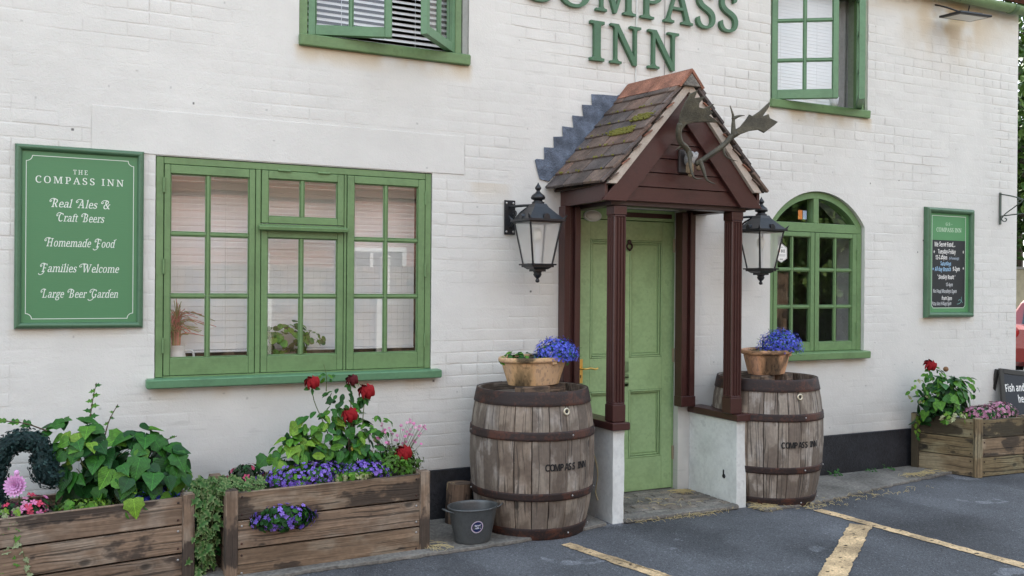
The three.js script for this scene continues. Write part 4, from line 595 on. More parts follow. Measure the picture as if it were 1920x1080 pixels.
// ---------------------------------------------------------------- barrels
const barrelR = (y) => { const t = y / .885; return .328 + .024 * t + .056 * (1 - Math.pow(2 * t - .98, 2)); };
function barrel(label, pos, turn, seed) {
  const t = thing('wooden_barrel', label, 'barrel', pos, turn, 'oak barrels flanking the porch'), R = rng(seed), N = 25;
  let a = 0; const ws = []; for (let i = 0; i < N; i++) ws.push(.7 + R() * .6); const tot = ws.reduce((s, w) => s + w, 0);
  for (let i = 0; i < N; i++) {
    const w = ws[i] / tot * Math.PI * 2, a0 = a + .004, a1 = a + w - .004; a += w; const off = (R() - .5) * .003, P = [], I = [], U = [], uo = R() * 3, vo = R() * 3, ny = 6;
    const col = (ang, k) => { for (let j = 0; j <= ny; j++) { const y = .885 * j / ny, r = barrelR(y) + off - k; P.push(Math.sin(ang) * r, y, Math.cos(ang) * r); U.push(y + uo, vo + ang * .38); } };
    col(a0, .014); col(a0 + .007, 0); col(a1 - .007, 0); col(a1, .014);
    for (let c = 0; c < 3; c++) for (let j = 0; j < ny; j++) { const q = c * (ny + 1) + j, p = q + ny + 1; I.push(q, p, q + 1, p, p + 1, q + 1); }
    const g = new THREE.BufferGeometry(); g.setAttribute('position', new THREE.Float32BufferAttribute(P, 3)); g.setAttribute('uv', new THREE.Float32BufferAttribute(U, 2)); g.setIndex(I); g.computeVertexNormals();
    put('stave', g, staves[Math.floor(R() * 4)], t);
  }
  const hoop = (y0, y1, th = .005) => { const pts = []; const n = 4; for (let i = 0; i <= n; i++) { const y = mix(y0, y1, i / n); pts.push([barrelR(y) + th, y]); } return merge([lathe([[barrelR(y0) - .004, y0], ...pts, [barrelR(y1) - .004, y1]], 56)]); };
  for (const [y0, y1] of [[.805, .888], [.603, .655], [.243, .290], [.0, .072]]) { const h = put('hoop', hoop(y0, y1), MAT.rust, t); for (const k of [.1, .9, 2.9, 4.4]) put('rivet', merge([place(new THREE.SphereGeometry(.006, 8, 6), [Math.sin(k) * (barrelR(y1) + .005), (y0 + y1) / 2, Math.cos(k) * (barrelR(y1) + .005)])]), MAT.steel, h); }
  put('chime', merge([lathe([[barrelR(.885) - .006, .8], [barrelR(.885) - .026, .885], [barrelR(.885) - .004, .886]], 48), lathe([[barrelR(.885) - .028, .885], [barrelR(.82) - .03, .825]], 48)]), staves[1], t);
  for (let k = 0; k < 5; k++) { const r = .33, x0 = -r + k * r * .4, x1 = x0 + r * .4 - .004, o = []; for (let e = 0; e <= 5; e++) { const x = mix(x0, x1, e / 5); o.push([x, Math.sqrt(Math.max(0, r * r - x * x))]); } for (let e = 5; e >= 0; e--) { const x = mix(x0, x1, e / 5); o.push([x, -Math.sqrt(Math.max(0, r * r - x * x))]); } put('head_board', merge([prism(o, .02, .002).rotateX(-Math.PI / 2).translate(0, .815, 0)]), staves[k % 4], t); }
  // bung ring and stencilled name, bent round the bulge
  const at = (phi, y, e) => { const r = barrelR(y) + e; return [Math.sin(phi) * r, y, Math.cos(phi) * r]; };
  put('bung_ring', merge([place(new THREE.TorusGeometry(.017, .006, 8, 24), at(0, .772, .004), [-.12, 0, 0])]), M([.62, .56, .42], { metalness: .6, roughness: .4 }), t);
  put('bung', merge([place(new THREE.CylinderGeometry(.012, .012, .004, 16), at(0, .772, .002), [Math.PI / 2 - .12, 0, 0])]), MAT.dark, t);
  const s = 'COMPASS INN', gs = []; let x = 0; const adv = [];
  for (const ch of s) { adv.push(x); x += ch === ' ' ? .018 : { M: .038, I: .016 }[ch] ?? .0285; } 
  [...s].forEach((ch, i) => { if (ch === ' ') return; const g = new TextGeometry(ch, { font: fontS, size: .036, depth: .0010, curveSegments: 4, bevelEnabled: false }); g.computeBoundingBox(); const b = g.boundingBox, cx = adv[i] + (b.max.x - b.min.x) / 2 - x / 2; g.translate(-(b.max.x + b.min.x) / 2, 0, 0).scale(.98, 1.18, 1); const y = .425, phi = cx / barrelR(.44) , q = at(phi, y, .0021); g.rotateX(.02).rotateY(phi).translate(...q); gs.push(g); });
  put('lettering', merge(gs), M([.012, .011, .011], { roughness: .9 }), t);
  return t;
}
const B1 = [2.665, 0, .352], B2 = [4.585, 0, .352];
barrel('weathered oak barrel with rusty hoops between the bucket and porch', B1, .10, 31);
barrel('weathered oak barrel with rusty hoops below the arched window', B2, -.10, 57);
const woodBlock = (pos, turn, w, label) => { const t = put('wooden_block', boxUV(place(chamferBox(w, .068, .11, .006), [0, .034, 0])), planks[1], scene, pos, [0, turn, 0]); tag(t, label, 'block'); };
woodBlock([2.60, .836, .48], .18, .20, 'grey wood block under the front of pot by the bucket'); woodBlock([2.80, .836, .36], .3, .15, 'short wood block under flowering end of pot by bucket');
woodBlock([4.46, .836, .45], .5, .20, 'wood block under the pot beside the porch post'); woodBlock([4.69, .836, .40], .45, .13, 'short wood block under pot end near the arched window');

// ---------------------------------------------------------------- terracotta troughs
const pot = (label, pos, turn, col, seed) => {
  const t = thing('terracotta_pot', label, 'plant pot', pos, turn);
  const pm = M(col, { roughness: .85, map: rep(T.clay, 2.0), bumpMap: rep(T.fine, 5), bumpScale: .002 });
  const prof = [[.72, 0], [.735, .004], [.80, .05], [.88, .105], [.92, .138], [.925, .142], [1, .146], [1.015, .156], [1.01, .168], [.985, .176], [.94, .174], [.90, .15], [.86, .12]];
  const g = lathe(prof, 48); g.scale(.255, 1, .165); { const u = g.attributes.uv; for (let i = 0; i < u.count; i++) u.setXY(i, u.getX(i) * 1.0, u.getY(i) * .22 + seed * .3); } g.computeVertexNormals(); put('bowl', g, pm, t);
  put('lug', merge([place(chamferBox(.04, .022, .03, .008), [.03, .138, .155])]), pm, t);
  put('soil', merge([place(new THREE.CylinderGeometry(1, 1, .01, 32), [0, .155, 0], [0, 0, 0], [.235, 1, .15])]), MAT.soil, t);
  return t;
};
pot('oval buff terracotta pot on the barrel beside the bucket', [2.665, .905, .37], .25, [.70, .44, .22], 1);
pot('oval orange terracotta pot on the barrel below the arched window', [4.575, .905, .36], .5, [.74, .40, .21], 2);

// ---------------------------------------------------------------- leaves and flowers
function leafGeo(outline, fold = .18, droop = .25) {       // outline of the right half from base (0,0) to tip (0,1)
  const P = [], I = []; const mid = outline.map((p) => [0, p[1]]);
  const z = (x, y) => Math.abs(x) * fold - droop * y * y * .5;
  const n = outline.length; mid.forEach(([x, y]) => P.push(0, y, z(0, y))); outline.forEach(([x, y]) => P.push(x, y, z(x, y))); outline.forEach(([x, y]) => P.push(-x * .96, y, z(x, y) * 1.05 + .02 * x));
  for (let i = 0; i < n - 1; i++) { I.push(i, n + i, i + 1, n + i, n + i + 1, i + 1); I.push(i, i + 1, 2 * n + i, 2 * n + i, i + 1, 2 * n + i + 1); }
  const g = new THREE.BufferGeometry(); g.setAttribute('position', new THREE.Float32BufferAttribute(P, 3)); g.setIndex(I); g.computeVertexNormals(); return boxUV(g, 'y', [.5, 0]);
}
const LEAF = {
  ivyBig: [leafGeo([[0, 0], [.22, -.10], [.44, .02], [.55, .22], [.47, .40], [.34, .60], [.15, .84], [0, 1]], .22, .3), leafGeo([[0, 0], [.26, -.12], [.50, -.02], [.50, .18], [.56, .34], [.33, .50], [.18, .78], [0, 1]], .10, .45), leafGeo([[0, 0], [.18, -.05], [.36, .08], [.42, .28], [.36, .46], [.24, .66], [.10, .88], [0, 1]], .3, .15)],
  ivy: [leafGeo([[0, 0], [.22, -.10], [.46, .06], [.26, .26], [.46, .50], [.20, .58], [0, 1]], .2, .3), leafGeo([[0, 0], [.26, -.05], [.40, .14], [.24, .30], [.38, .52], [.15, .66], [0, 1]], .3, .2)],
  oval: [leafGeo([[0, 0], [.16, .10], [.28, .32], [.30, .52], [.22, .76], [.09, .93], [0, 1]], .25, .35), leafGeo([[0, 0], [.14, .08], [.25, .30], [.26, .5], [.18, .78], [.07, .94], [0, 1]], .12, .5)],
  round: [leafGeo([[0, 0], [.28, .02], [.48, .25], [.52, .50], [.40, .80], [.18, .98], [0, 1]], .15, .25)],
};
const leafMat = (c, rough = .5) => M(c, { phys: true, specularIntensity: .55, roughness: rough, side: THREE.DoubleSide, map: T.leaf, bumpMap: T.leafBump, bumpScale: .0012 });
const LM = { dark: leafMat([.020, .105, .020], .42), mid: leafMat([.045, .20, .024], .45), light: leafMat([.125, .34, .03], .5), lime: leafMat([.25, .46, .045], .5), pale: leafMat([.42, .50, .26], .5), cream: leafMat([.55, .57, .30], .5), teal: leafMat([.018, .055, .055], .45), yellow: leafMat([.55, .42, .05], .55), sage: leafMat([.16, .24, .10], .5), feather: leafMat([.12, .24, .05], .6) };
const qB = (n, tip, roll = 0) => { const N = n.clone().normalize(), Y = tip.clone().addScaledVector(N, -tip.dot(N)).normalize(), X = Y.clone().cross(N); const m = new THREE.Matrix4().makeBasis(X, Y, N); return new THREE.Quaternion().setFromRotationMatrix(m); };
function leafAt(parent, geo, mat, p, n, tip, s, name = 'leaf') { const m = new THREE.Mesh(geo, mat); m.name = name; m.position.set(...p); m.quaternion.copy(qB(n, tip)); m.scale.setScalar(s); m.castShadow = m.receiveShadow = true; parent.add(m); return m; }
function leafMerged(items) { return mergeGeometries(items.map(({ geo, p, n, tip, s }) => geo.clone().applyMatrix4(new THREE.Matrix4().compose(v3(p), qB(n, tip), new THREE.Vector3(s, s, s))))); }
function variegated(g) { g = g.clone(); const p = g.attributes.position, c = new Float32Array(p.count * 3); for (let i = 0; i < p.count; i++) { const e = step(.14, .36, Math.abs(p.getX(i))), k = p.getY(i) > .9 ? 1 : e; c.set([mix(.035, .38, k), mix(.16, .48, k), mix(.02, .19, k)], i * 3); } g.setAttribute('color', new THREE.BufferAttribute(c, 3)); return g; }
LEAF.ivyV = LEAF.ivy.map(variegated);
LM.varieg = leafMat([1, 1, 1], .5); LM.varieg.vertexColors = true; LM.varieg2 = leafMat([.7, .85, .7], .5); LM.varieg2.vertexColors = true;
const pick = (R, a) => a[Math.floor(R() * a.length)];
const rv = (R, k = 1) => new THREE.Vector3((R() - .5) * k, (R() - .5) * k, (R() - .5) * k);
// leaves over the outer shell of a blob, facing outward and up, tips hanging
function shell(parent, R, n, c, r, geos, mats, s0, s1, opt = {}) {
  for (let i = 0; i < n; i++) {
    const az = mix(opt.az0 ?? -Math.PI, opt.az1 ?? Math.PI, R()), el = Math.asin(mix(opt.e0 ?? -.2, 1, R())), k = Math.pow(R(), .35) * (opt.k ?? .35) + 1 - (opt.k ?? .35);
    const d = new THREE.Vector3(Math.sin(az) * Math.cos(el), Math.sin(el), Math.cos(az) * Math.cos(el));
    const p = [c[0] + d.x * r[0] * k, c[1] + d.y * r[1] * k, c[2] + d.z * r[2] * k];
    const nn = d.clone().multiplyScalar(.7).add(new THREE.Vector3(0, .5, .45)).add(rv(R, opt.jit ?? 1.0)), tip = new THREE.Vector3(d.x * 1.0, -.45 + d.y * .3, d.z * .3 + .3).add(rv(R, opt.tj ?? 1.3));
    leafAt(parent, pick(R, geos), pick(R, mats), p, nn, tip, mix(s0, s1, R()));
  }
}
const stem = (parent, pts, r = .004, mat = MAT.stem, name = 'stem') => put(name, tube(pts, r, 14, 5, (t) => 1 - .5 * t), mat, parent);
// a spray of tiny flowers or bits as one part
function florets(R, n, f, s, petals = 4) {
  const gs = []; const P = [], I = [];
  for (let i = 0; i < n; i++) { const { p, n: nn } = f(i); const q = qB(nn, new THREE.Vector3(R() - .5, R() - .5, R() - .5)); const z = s * (.7 + .6 * R());
    for (let k = 0; k < petals; k++) { const a = k / petals * 6.283 + R() * .3, o = P.length / 3; for (const [x, y, w] of [[0, 0, 0], [Math.cos(a - .5) * .8, Math.sin(a - .5) * .8, .25], [Math.cos(a) * 1.1, Math.sin(a) * 1.1, .2], [Math.cos(a + .5) * .8, Math.sin(a + .5) * .8, .25]]) { const v = new THREE.Vector3(x * z, y * z, w * z).applyQuaternion(q); P.push(p[0] + v.x, p[1] + v.y, p[2] + v.z); } I.push(o, o + 1, o + 2, o, o + 2, o + 3); } }
  const g = new THREE.BufferGeometry(); g.setAttribute('position', new THREE.Float32BufferAttribute(P, 3)); g.setIndex(I); g.computeVertexNormals(); return boxUV(g);
}
const dome = (R, c, r, e0 = 0) => () => { const az = R() * 6.283, el = Math.asin(mix(e0, 1, R())), k = .72 + .40 * R(), d = new THREE.Vector3(Math.sin(az) * Math.cos(el), Math.sin(el), Math.cos(az) * Math.cos(el)); return { p: [c[0] + d.x * r[0] * k, c[1] + d.y * r[1] * k, c[2] + d.z * r[2] * k], n: d.add(rv(R, .7)) }; };
const petal = (c, o = {}) => M(c, { roughness: .6, side: THREE.DoubleSide, ...o });
const PET = { blue: petal([.045, .065, .52]), blue2: petal([.12, .15, .72]), violet: petal([.13, .07, .42]), violet2: petal([.24, .14, .56]), red: petal([.27, .001, .005], { roughness: .85 }), redDark: petal([.09, .002, .006], { roughness: .85 }), pink: petal([.62, .18, .36]), pinkPale: petal([.66, .36, .46]), lilac: petal([.70, .36, .62]), mauve: petal([.50, .22, .32]) };

function tinyLeaves(R, n, f, s, geo) { const it = []; for (let i = 0; i < n; i++) { const { p, n: nn } = f(i); it.push({ geo: pick(R, geo), p, n: nn, tip: rv(R).add(new THREE.Vector3(0, .3, 0)), s: s * (.7 + .6 * R()) }); } return leafMerged(it); }
// lobelia cushions in the pots
function lobelia(label, c, r, seed) {
  const R = rng(seed), t = thing('lobelia_plant', label, 'flowers', [c[0], c[1], c[2]]);
  tag(put('foliage', tinyLeaves(R, 260, dome(R, [0, 0, 0], [r * .93, r * .80, r * .9], -.25), .022, LEAF.oval), LM.mid, t), null, null, null, 'stuff');
  tag(put('blossom', florets(R, 780, dome(R, [0, 0, 0], [r, r * .86, r], -.2), .0072), PET.blue, t), null, null, null, 'stuff');
  tag(put('blossom', florets(R, 520, dome(R, [0, .004, 0], [r * 1.03, r * .89, r * 1.03], -.15), .0072), PET.blue2, t), null, null, null, 'stuff');
  const g = []; for (let i = 0; i < 60; i++) { const f = dome(R, [0, 0, 0], [r * 1.15, r * 1.05, r * 1.15], -.3)(); g.push(tube([[f.p[0] * .5, f.p[1] * .5, f.p[2] * .5], f.p], .0012, 2, 4)); } put('stem', merge(g), LM.mid, t);
}
lobelia('domed blue lobelia at the end of the buff pot by bucket', [2.80, 1.075, .42], .135, 71);
lobelia('domed blue lobelia in the orange pot under the arched window', [4.665, 1.085, .40], .150, 73);
{
  const R = rng(74), t = thing('leafy_plant', 'low round green leaves filling the plain end of buff pot', 'plant', [2.57, 1.06, .38]);
  shell(t, R, 70, [0, 0, 0], [.15, .05, .10], [...LEAF.round, ...LEAF.oval], [LM.mid, LM.light, LM.mid, LM.dark], .022, .04, { e0: -.1, k: .5 });
  const s = rng(75), u = thing('dry_seedlings', 'sparse brown seedlings on the soil of the orange pot', 'plant', [4.50, 1.06, .40]);
  tag(put('foliage', tinyLeaves(s, 120, dome(s, [0, 0, 0], [.12, .02, .08], 0), .014, LEAF.oval), M([.10, .09, .04], { side: THREE.DoubleSide }), u), null, null, null, 'stuff');
}

// ---------------------------------------------------------------- timber planters
function planterBox(label, pos, turn, w, d, h, mats, seed, names) {
  const t = thing('wooden_planter', label, 'planter', pos, turn, null), R = rng(seed), ps = .062, bh = h / 3 - .008;
  const pl = (cx, cy, cz, len, axis, th = .026) => { const g = chamferBox(axis === 'x' ? len : th, bh, axis === 'x' ? th : len, .004); const m = put('plank', boxUV(g, axis, [R() * 3, R() * 3]), pick(R, mats), t, [cx, cy, cz], [(R() - .5) * .004, (R() - .5) * .004, (R() - .5) * .008]); return m; };
  for (let k = 0; k < 3; k++) { const y = .004 + bh / 2 + k * (bh + .008);
    pl(0, y, d / 2 - .022 + (R() - .5) * .004, w - 2 * ps + .03, 'x'); pl(0, y, -d / 2 + .02, w - 2 * ps + .03, 'x'); pl(-w / 2 + .02, y, 0, d - 2 * ps + .03, 'z'); pl(w / 2 - .02, y, 0, d - 2 * ps + .03, 'z');
    for (const s of [-1, 1]) for (const e of [-1, 1]) put('screw', merge([place(new THREE.SphereGeometry(.006, 8, 6), [s * (w / 2 - ps - .02), y + e * bh * .32, d / 2 - .008], [0, 0, 0], [1, 1, .5])]), R() < .7 ? MAT.rust : MAT.steel, t); }
  for (const [sx, sz] of [[-1, 1], [1, 1], [-1, -1], [1, -1]]) put('post', boxUV(chamferBox(ps, h + .012, ps, .005), 'y', [R() * 3, R() * 3]), pick(R, mats), t, [sx * (w / 2 - ps / 2), (h + .012) / 2, sz * (d / 2 - ps / 2)]);
  put('soil', merge([box(-w / 2 + .03, w / 2 - .03, h - .10, h - .06, -d / 2 + .03, d / 2 - .03)]), MAT.soil, t);
  return t;
}
planterBox('brown plank planter holding the big ivy and dark topiary neck', [-.02, 0, .43], .13, 1.20, .46, .435, planks, 91);
planterBox('brown plank planter with red roses beneath the wide window', [1.300, 0, .40], .045, 1.135, .48, .452, planks, 93);
{ // chamfered planter by the corner
  const t = thing('wooden_planter', 'greenish angled plank planter with pink flowers near the corner', 'planter'), R = rng(95), h = .468, bh = h / 3 - .005;
  const C = [[6.46, .055], [6.645, .525], [7.215, .555], [7.215, .045]];
  for (let s = 0; s < 3; s++) { const a = C[s], b = C[s + 1], L = Math.hypot(b[0] - a[0], b[1] - a[1]), ang = -Math.atan2(b[1] - a[1], b[0] - a[0]);
    for (let k = 0; k < 3; k++) put('plank', boxUV(chamferBox(L - .02, bh, .026, .004), 'x', [R() * 3, R() * 3]), pick(R, planksGreen), t, [(a[0] + b[0]) / 2, .004 + bh / 2 + k * (bh + .005), (a[1] + b[1]) / 2], [0, ang, (R() - .5) * .008]);
    if (s < 2) for (let k = 0; k < 3; k++) for (const e of [.10, .90]) for (const q of [-1, 1]) { const y = .004 + bh / 2 + k * (bh + .005) + q * bh * .3, nx = -Math.sin(ang) * -1, x = mix(a[0], b[0], e), z = mix(a[1], b[1], e), ux = (b[0] - a[0]) / L, uz = (b[1] - a[1]) / L; put('screw', merge([place(new THREE.SphereGeometry(.006, 8, 6), [x - uz * .014, y, z + ux * .014])]), MAT.rust, t); } }
  for (const [x, z, r] of [[6.468, .075, 1.2], [6.645, .520, .5], [7.21, .55, 0], [7.205, .06, 0]]) put('post', boxUV(chamferBox(.062, h + .012, .062, .005), 'y', [R(), R()]), pick(R, planksGreen), t, [x, (h + .012) / 2, z], [0, -r, 0]);
  put('soil', merge([place(prism(C.map(([x, z]) => [x, -z]), .04).rotateX(-Math.PI / 2), [0, h - .10, 0])]), MAT.soil, t);
}

// ---------------------------------------------------------------- planting: first planter
{
  const R = rng(201), t = thing('large_ivy', 'bushy ivy with big glossy green leaves in the near planter', 'plant', [.22, .42, .42]);
  const big = LEAF.ivyBig, mats = [LM.dark, LM.dark, LM.mid, LM.mid, LM.mid, LM.light];
  shell(t, R, 52, [.05, .10, -.08], [.31, .27, .20], big, mats, .055, .125, { az0: -1.9, az1: 1.9, e0: -.25, k: .3, jit: .9 });
  shell(t, R, 26, [.14, .08, -.02], [.24, .22, .17], big, mats, .075, .12, { az0: -1.7, az1: 1.9, e0: -.4, k: .4 });
  shell(t, R, 14, [-.12, .26, -.06], [.13, .13, .10], big, [LM.light, LM.lime, LM.mid], .06, .095, { az0: -1.6, az1: 1.6, k: .3 });
  shell(t, R, 9, [-.19, .33, -.14], [.13, .08, .08], big, [LM.dark, LM.mid], .06, .09, { az0: -1.6, az1: 1.6, k: .3 });
  shell(t, R, 12, [.02, -.02, .08], [.26, .10, .10], big, [LM.light, LM.mid, LM.lime], .05, .08, { az0: -1.6, az1: 1.6, k: .3 });
  leafAt(t, big[1], LM.lime, [.09, .03, .20], new THREE.Vector3(-.2, .3, 1), new THREE.Vector3(.15, -1, 0), .095);
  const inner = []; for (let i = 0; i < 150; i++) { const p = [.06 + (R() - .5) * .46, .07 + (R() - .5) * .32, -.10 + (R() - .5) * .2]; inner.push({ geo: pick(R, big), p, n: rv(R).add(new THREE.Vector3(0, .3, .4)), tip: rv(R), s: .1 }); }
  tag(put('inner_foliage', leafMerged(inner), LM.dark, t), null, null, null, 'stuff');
  const shoot = (pts, n, s0) => { stem(t, pts, .004, MAT.stemBrown); const c = new THREE.CatmullRomCurve3(pts.map(v3)); for (let i = 0; i < n; i++) { const u = .3 + .7 * (i + .5) / n, p = c.getPointAt(u); leafAt(t, pick(R, LEAF.ivy), pick(R, [LM.mid, LM.light, LM.light]), p.toArray(), new THREE.Vector3(R() - .5, .6, .6), new THREE.Vector3((i % 2 ? 1 : -1), .2 + R() * .4, .2), s0 * (1.1 - .5 * u)); } };
  shoot([[-.10, .28, -.12], [-.10, .38, -.17], [-.085, .50, -.20], [-.07, .575, -.20]], 8, .05);
  shoot([[-.03, .30, -.16], [-.005, .38, -.20], [.035, .455, -.22]], 4, .03);
  shoot([[.20, .20, -.16], [.26, .245, -.20], [.33, .27, -.20]], 5, .035);
  shoot([[-.30, .36, -.06], [-.40, .40, -.08], [-.52, .42, -.08]], 6, .06);
  for (let i = 0; i < 12; i++) stem(t, [[(R() - .5) * .2, -.08, -.05 + R() * .1], [(R() - .5) * .3, .06, -.05], [.04 + (R() - .5) * .5, .1 + R() * .2, -.05 + R() * .1]], .004);
}
{
  const R = rng(211), t = thing('topiary_neck', 'dark leafy arched topiary neck standing in the near planter', 'topiary', [-.16, .40, .40]);
  const path = [[-.13, -.05, .0], [-.145, .12, 0], [-.125, .27, 0], [-.055, .345, 0], [.03, .335, 0], [.065, .265, 0], [.075, .19, .0], [.115, .155, .0], [.17, .165, 0]];
  const c = new THREE.CatmullRomCurve3(path.map(v3)), rad = (u) => u < .75 ? .060 - .010 * u : .052 + .02 * Math.sin((u - .75) / .25 * Math.PI) - .02 * Math.max(0, u - .92) / .08;
  put('frame', tube(path, .042, 40, 10, (u) => rad(u) / .055), LM.teal, t);
  const it = []; for (let i = 0; i < 2600; i++) { const u = R(), p = c.getPointAt(u), tg = c.getTangentAt(u), d = rv(R).addScaledVector(tg, 0); d.addScaledVector(tg, -d.dot(tg)).normalize(); const r = rad(u) * (.88 + .2 * R()); it.push({ geo: pick(R, LEAF.oval), p: [p.x + d.x * r, p.y + d.y * r, p.z + d.z * r], n: d.clone().add(rv(R, 1.1)), tip: rv(R).addScaledVector(tg, -.4), s: .014 + .008 * R() }); }
  tag(put('foliage', leafMerged(it), LM.teal, t), null, null, null, 'stuff');
  const it2 = it.filter((_, i) => i % 9 === 0).map((e) => ({ ...e, p: [e.p[0], e.p[1] + .001, e.p[2] + .003] })); tag(put('foliage', leafMerged(it2), leafMat([.05, .12, .11], .4), t), null, null, null, 'stuff');
}
{
  const R = rng(221), t = thing('dahlia', 'single lilac pink dahlia bloom in front of dark topiary neck', 'flower', [-.205, .40, .50]);
  stem(t, [[.02, -.08, -.03], [.015, .07, -.01], [.0, .135, 0]], .0035);
  const g = []; for (let k = 0; k < 4; k++) { const n = 18 - k * 3; for (let i = 0; i < n; i++) { const a = (i + k * .4) / n * 6.283, L = .058 - k * .012, P = leafGeo([[0, 0], [.10, .25], [.17, .6], [.10, .9], [0, 1]], .4, -.15); P.scale(L, L, L); P.rotateX(.25 + k * .28); P.rotateZ(a); g.push(P.translate(0, 0, .004 * k)); } }
  const f = put('bloom', mergeGeometries(g), PET.lilac, t, [0, .145, .01], [-.25, -.35, 0]);
  leafAt(t, LEAF.oval[0], LM.dark, [.01, .03, 0], new THREE.Vector3(0, .6, 1), new THREE.Vector3(-1, .2, .3), .07); leafAt(t, LEAF.oval[1], LM.dark, [.012, .06, 0], new THREE.Vector3(0, .6, 1), new THREE.Vector3(1, .2, .3), .06);
  put('bud', merge([place(new THREE.SphereGeometry(.012, 10, 8), [0, .205, 0], [0, 0, 0], [1, 1.2, 1])]), PET.lilac, t); stem(t, [[.012, .06, 0], [.004, .14, 0], [0, .198, 0]], .002);
}
function lowFlowers(name, label, c, r, seed, cols, foliage, n, s, ls = .03, leaf = LEAF.oval, cat = 'flowers', nl = 200, e0 = -.3) {
  const R = rng(seed), t = thing(name, label, cat, c);
  foliage.forEach((m, i) => tag(put('foliage', tinyLeaves(R, Math.round(nl / foliage.length), dome(R, [0, 0, 0], [r[0] * .95, r[1] * .85, r[2] * .95], e0), ls, leaf), m, t), null, null, null, 'stuff'));
  cols.forEach((m) => tag(put('blossom', florets(R, n, dome(R, [0, .002, 0], r, e0 + .2), s, 5), m, t), null, null, null, 'stuff'));
  return t;
}
lowFlowers('pink_bedding', 'red and pink bedding flowers below the lilac dahlia', [-.17, .40, .52], [.15, .085, .09], 231, [PET.pink, petal([.5, .03, .08]), PET.mauve], [LM.dark, leafMat([.08, .05, .05])], 16, .017);
lowFlowers('feathery_plant', 'low feathery yellow green plant before the big ivy', [.085, .40, .50], [.14, .055, .08], 233, [], [LM.lime, LM.feather], 0, .01, .024, LEAF.oval, 'plant', 320);
lowFlowers('blue_lobelia', 'low blue lobelia along the planter corner beside big ivy', [.42, .41, .43], [.13, .048, .07], 235, [PET.blue, PET.blue2], [LM.dark, LM.mid], 110, .012);
{
  const R = rng(241), t = thing('trailing_ivy', 'pale trailing ivy sprigs hanging over the near planter front', 'plant', [-.30, .42, .62]);
  for (let k = 0; k < 4; k++) { const x = -.06 + k * .05, pts = [[x, .02, -.06], [x + .01, .04, .03], [x + .02, -.08, .05], [x + .05 + R() * .04, -.20 - R() * .1, .055]]; stem(t, pts, .0025); const c = new THREE.CatmullRomCurve3(pts.map(v3)); for (let i = 0; i < 11; i++) { const p = c.getPointAt((i + .5) / 11); leafAt(t, pick(R, LEAF.ivy), pick(R, [LM.lime, LM.light, LM.pale]), p.toArray(), new THREE.Vector3(R() - .5, .4, 1), new THREE.Vector3((R() - .5) * 2, -.6, .2), .025 + R() * .02); } }
}
// variegated ivy spilling between the two planters
{
  const R = rng(251), t = thing('variegated_ivy', 'cream edged ivy spilling down between the two plank planters', 'plant', [.68, .44, .50]);
  const mats = [LM.light, LM.mid, LM.pale, LM.sage, LM.mid, LM.light], at = [];
  for (let k = 0; k < 13; k++) { const x0 = -.06 + R() * .18, pts = [[x0 + .05, .0, -.06], [x0, .05, .02], [-.075 + R() * .11, -.10, .055 + R() * .05], [-.085 + R() * .12, -.27, .04 + R() * .06], [-.08 + R() * .12, -.36 - R() * .07, .03 + R() * .05]]; stem(t, pts, .002); const c = new THREE.CatmullRomCurve3(pts.map(v3)); for (let i = 0; i < 15; i++) { const p = c.getPointAt((i + R()) / 15).add(rv(R, .035)); at.push(p); } }
  for (let i = 0; i < 85; i++) at.push(new THREE.Vector3(-.10 + R() * .26, .0 + R() * .055, -.08 + R() * .13));
  at.slice(0, 285).forEach((p) => leafAt(t, pick(R, LEAF.ivyV), pick(R, [LM.varieg, LM.varieg, LM.varieg2]), p.toArray(), new THREE.Vector3((R() - .5) * 1.6, .45, 1), new THREE.Vector3((R() - .5) * 1.8, -.6, .3), .026 + R() * .03));
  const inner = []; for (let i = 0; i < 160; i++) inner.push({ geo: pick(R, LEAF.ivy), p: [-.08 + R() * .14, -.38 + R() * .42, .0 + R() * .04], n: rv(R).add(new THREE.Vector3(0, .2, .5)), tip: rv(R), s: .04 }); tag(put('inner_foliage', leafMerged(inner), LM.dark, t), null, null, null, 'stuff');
  const spill = []; for (let i = 0; i < 90; i++) spill.push({ geo: pick(R, LEAF.ivyV), p: [.02 + R() * .24, .0 + R() * .06, .0 + R() * .14], n: new THREE.Vector3(R() - .5, .7, .7), tip: new THREE.Vector3(1, -.2, R()), s: .02 + R() * .02 }); tag(put('spill_foliage', leafMerged(spill), LM.varieg, t), null, null, null, 'stuff');
}
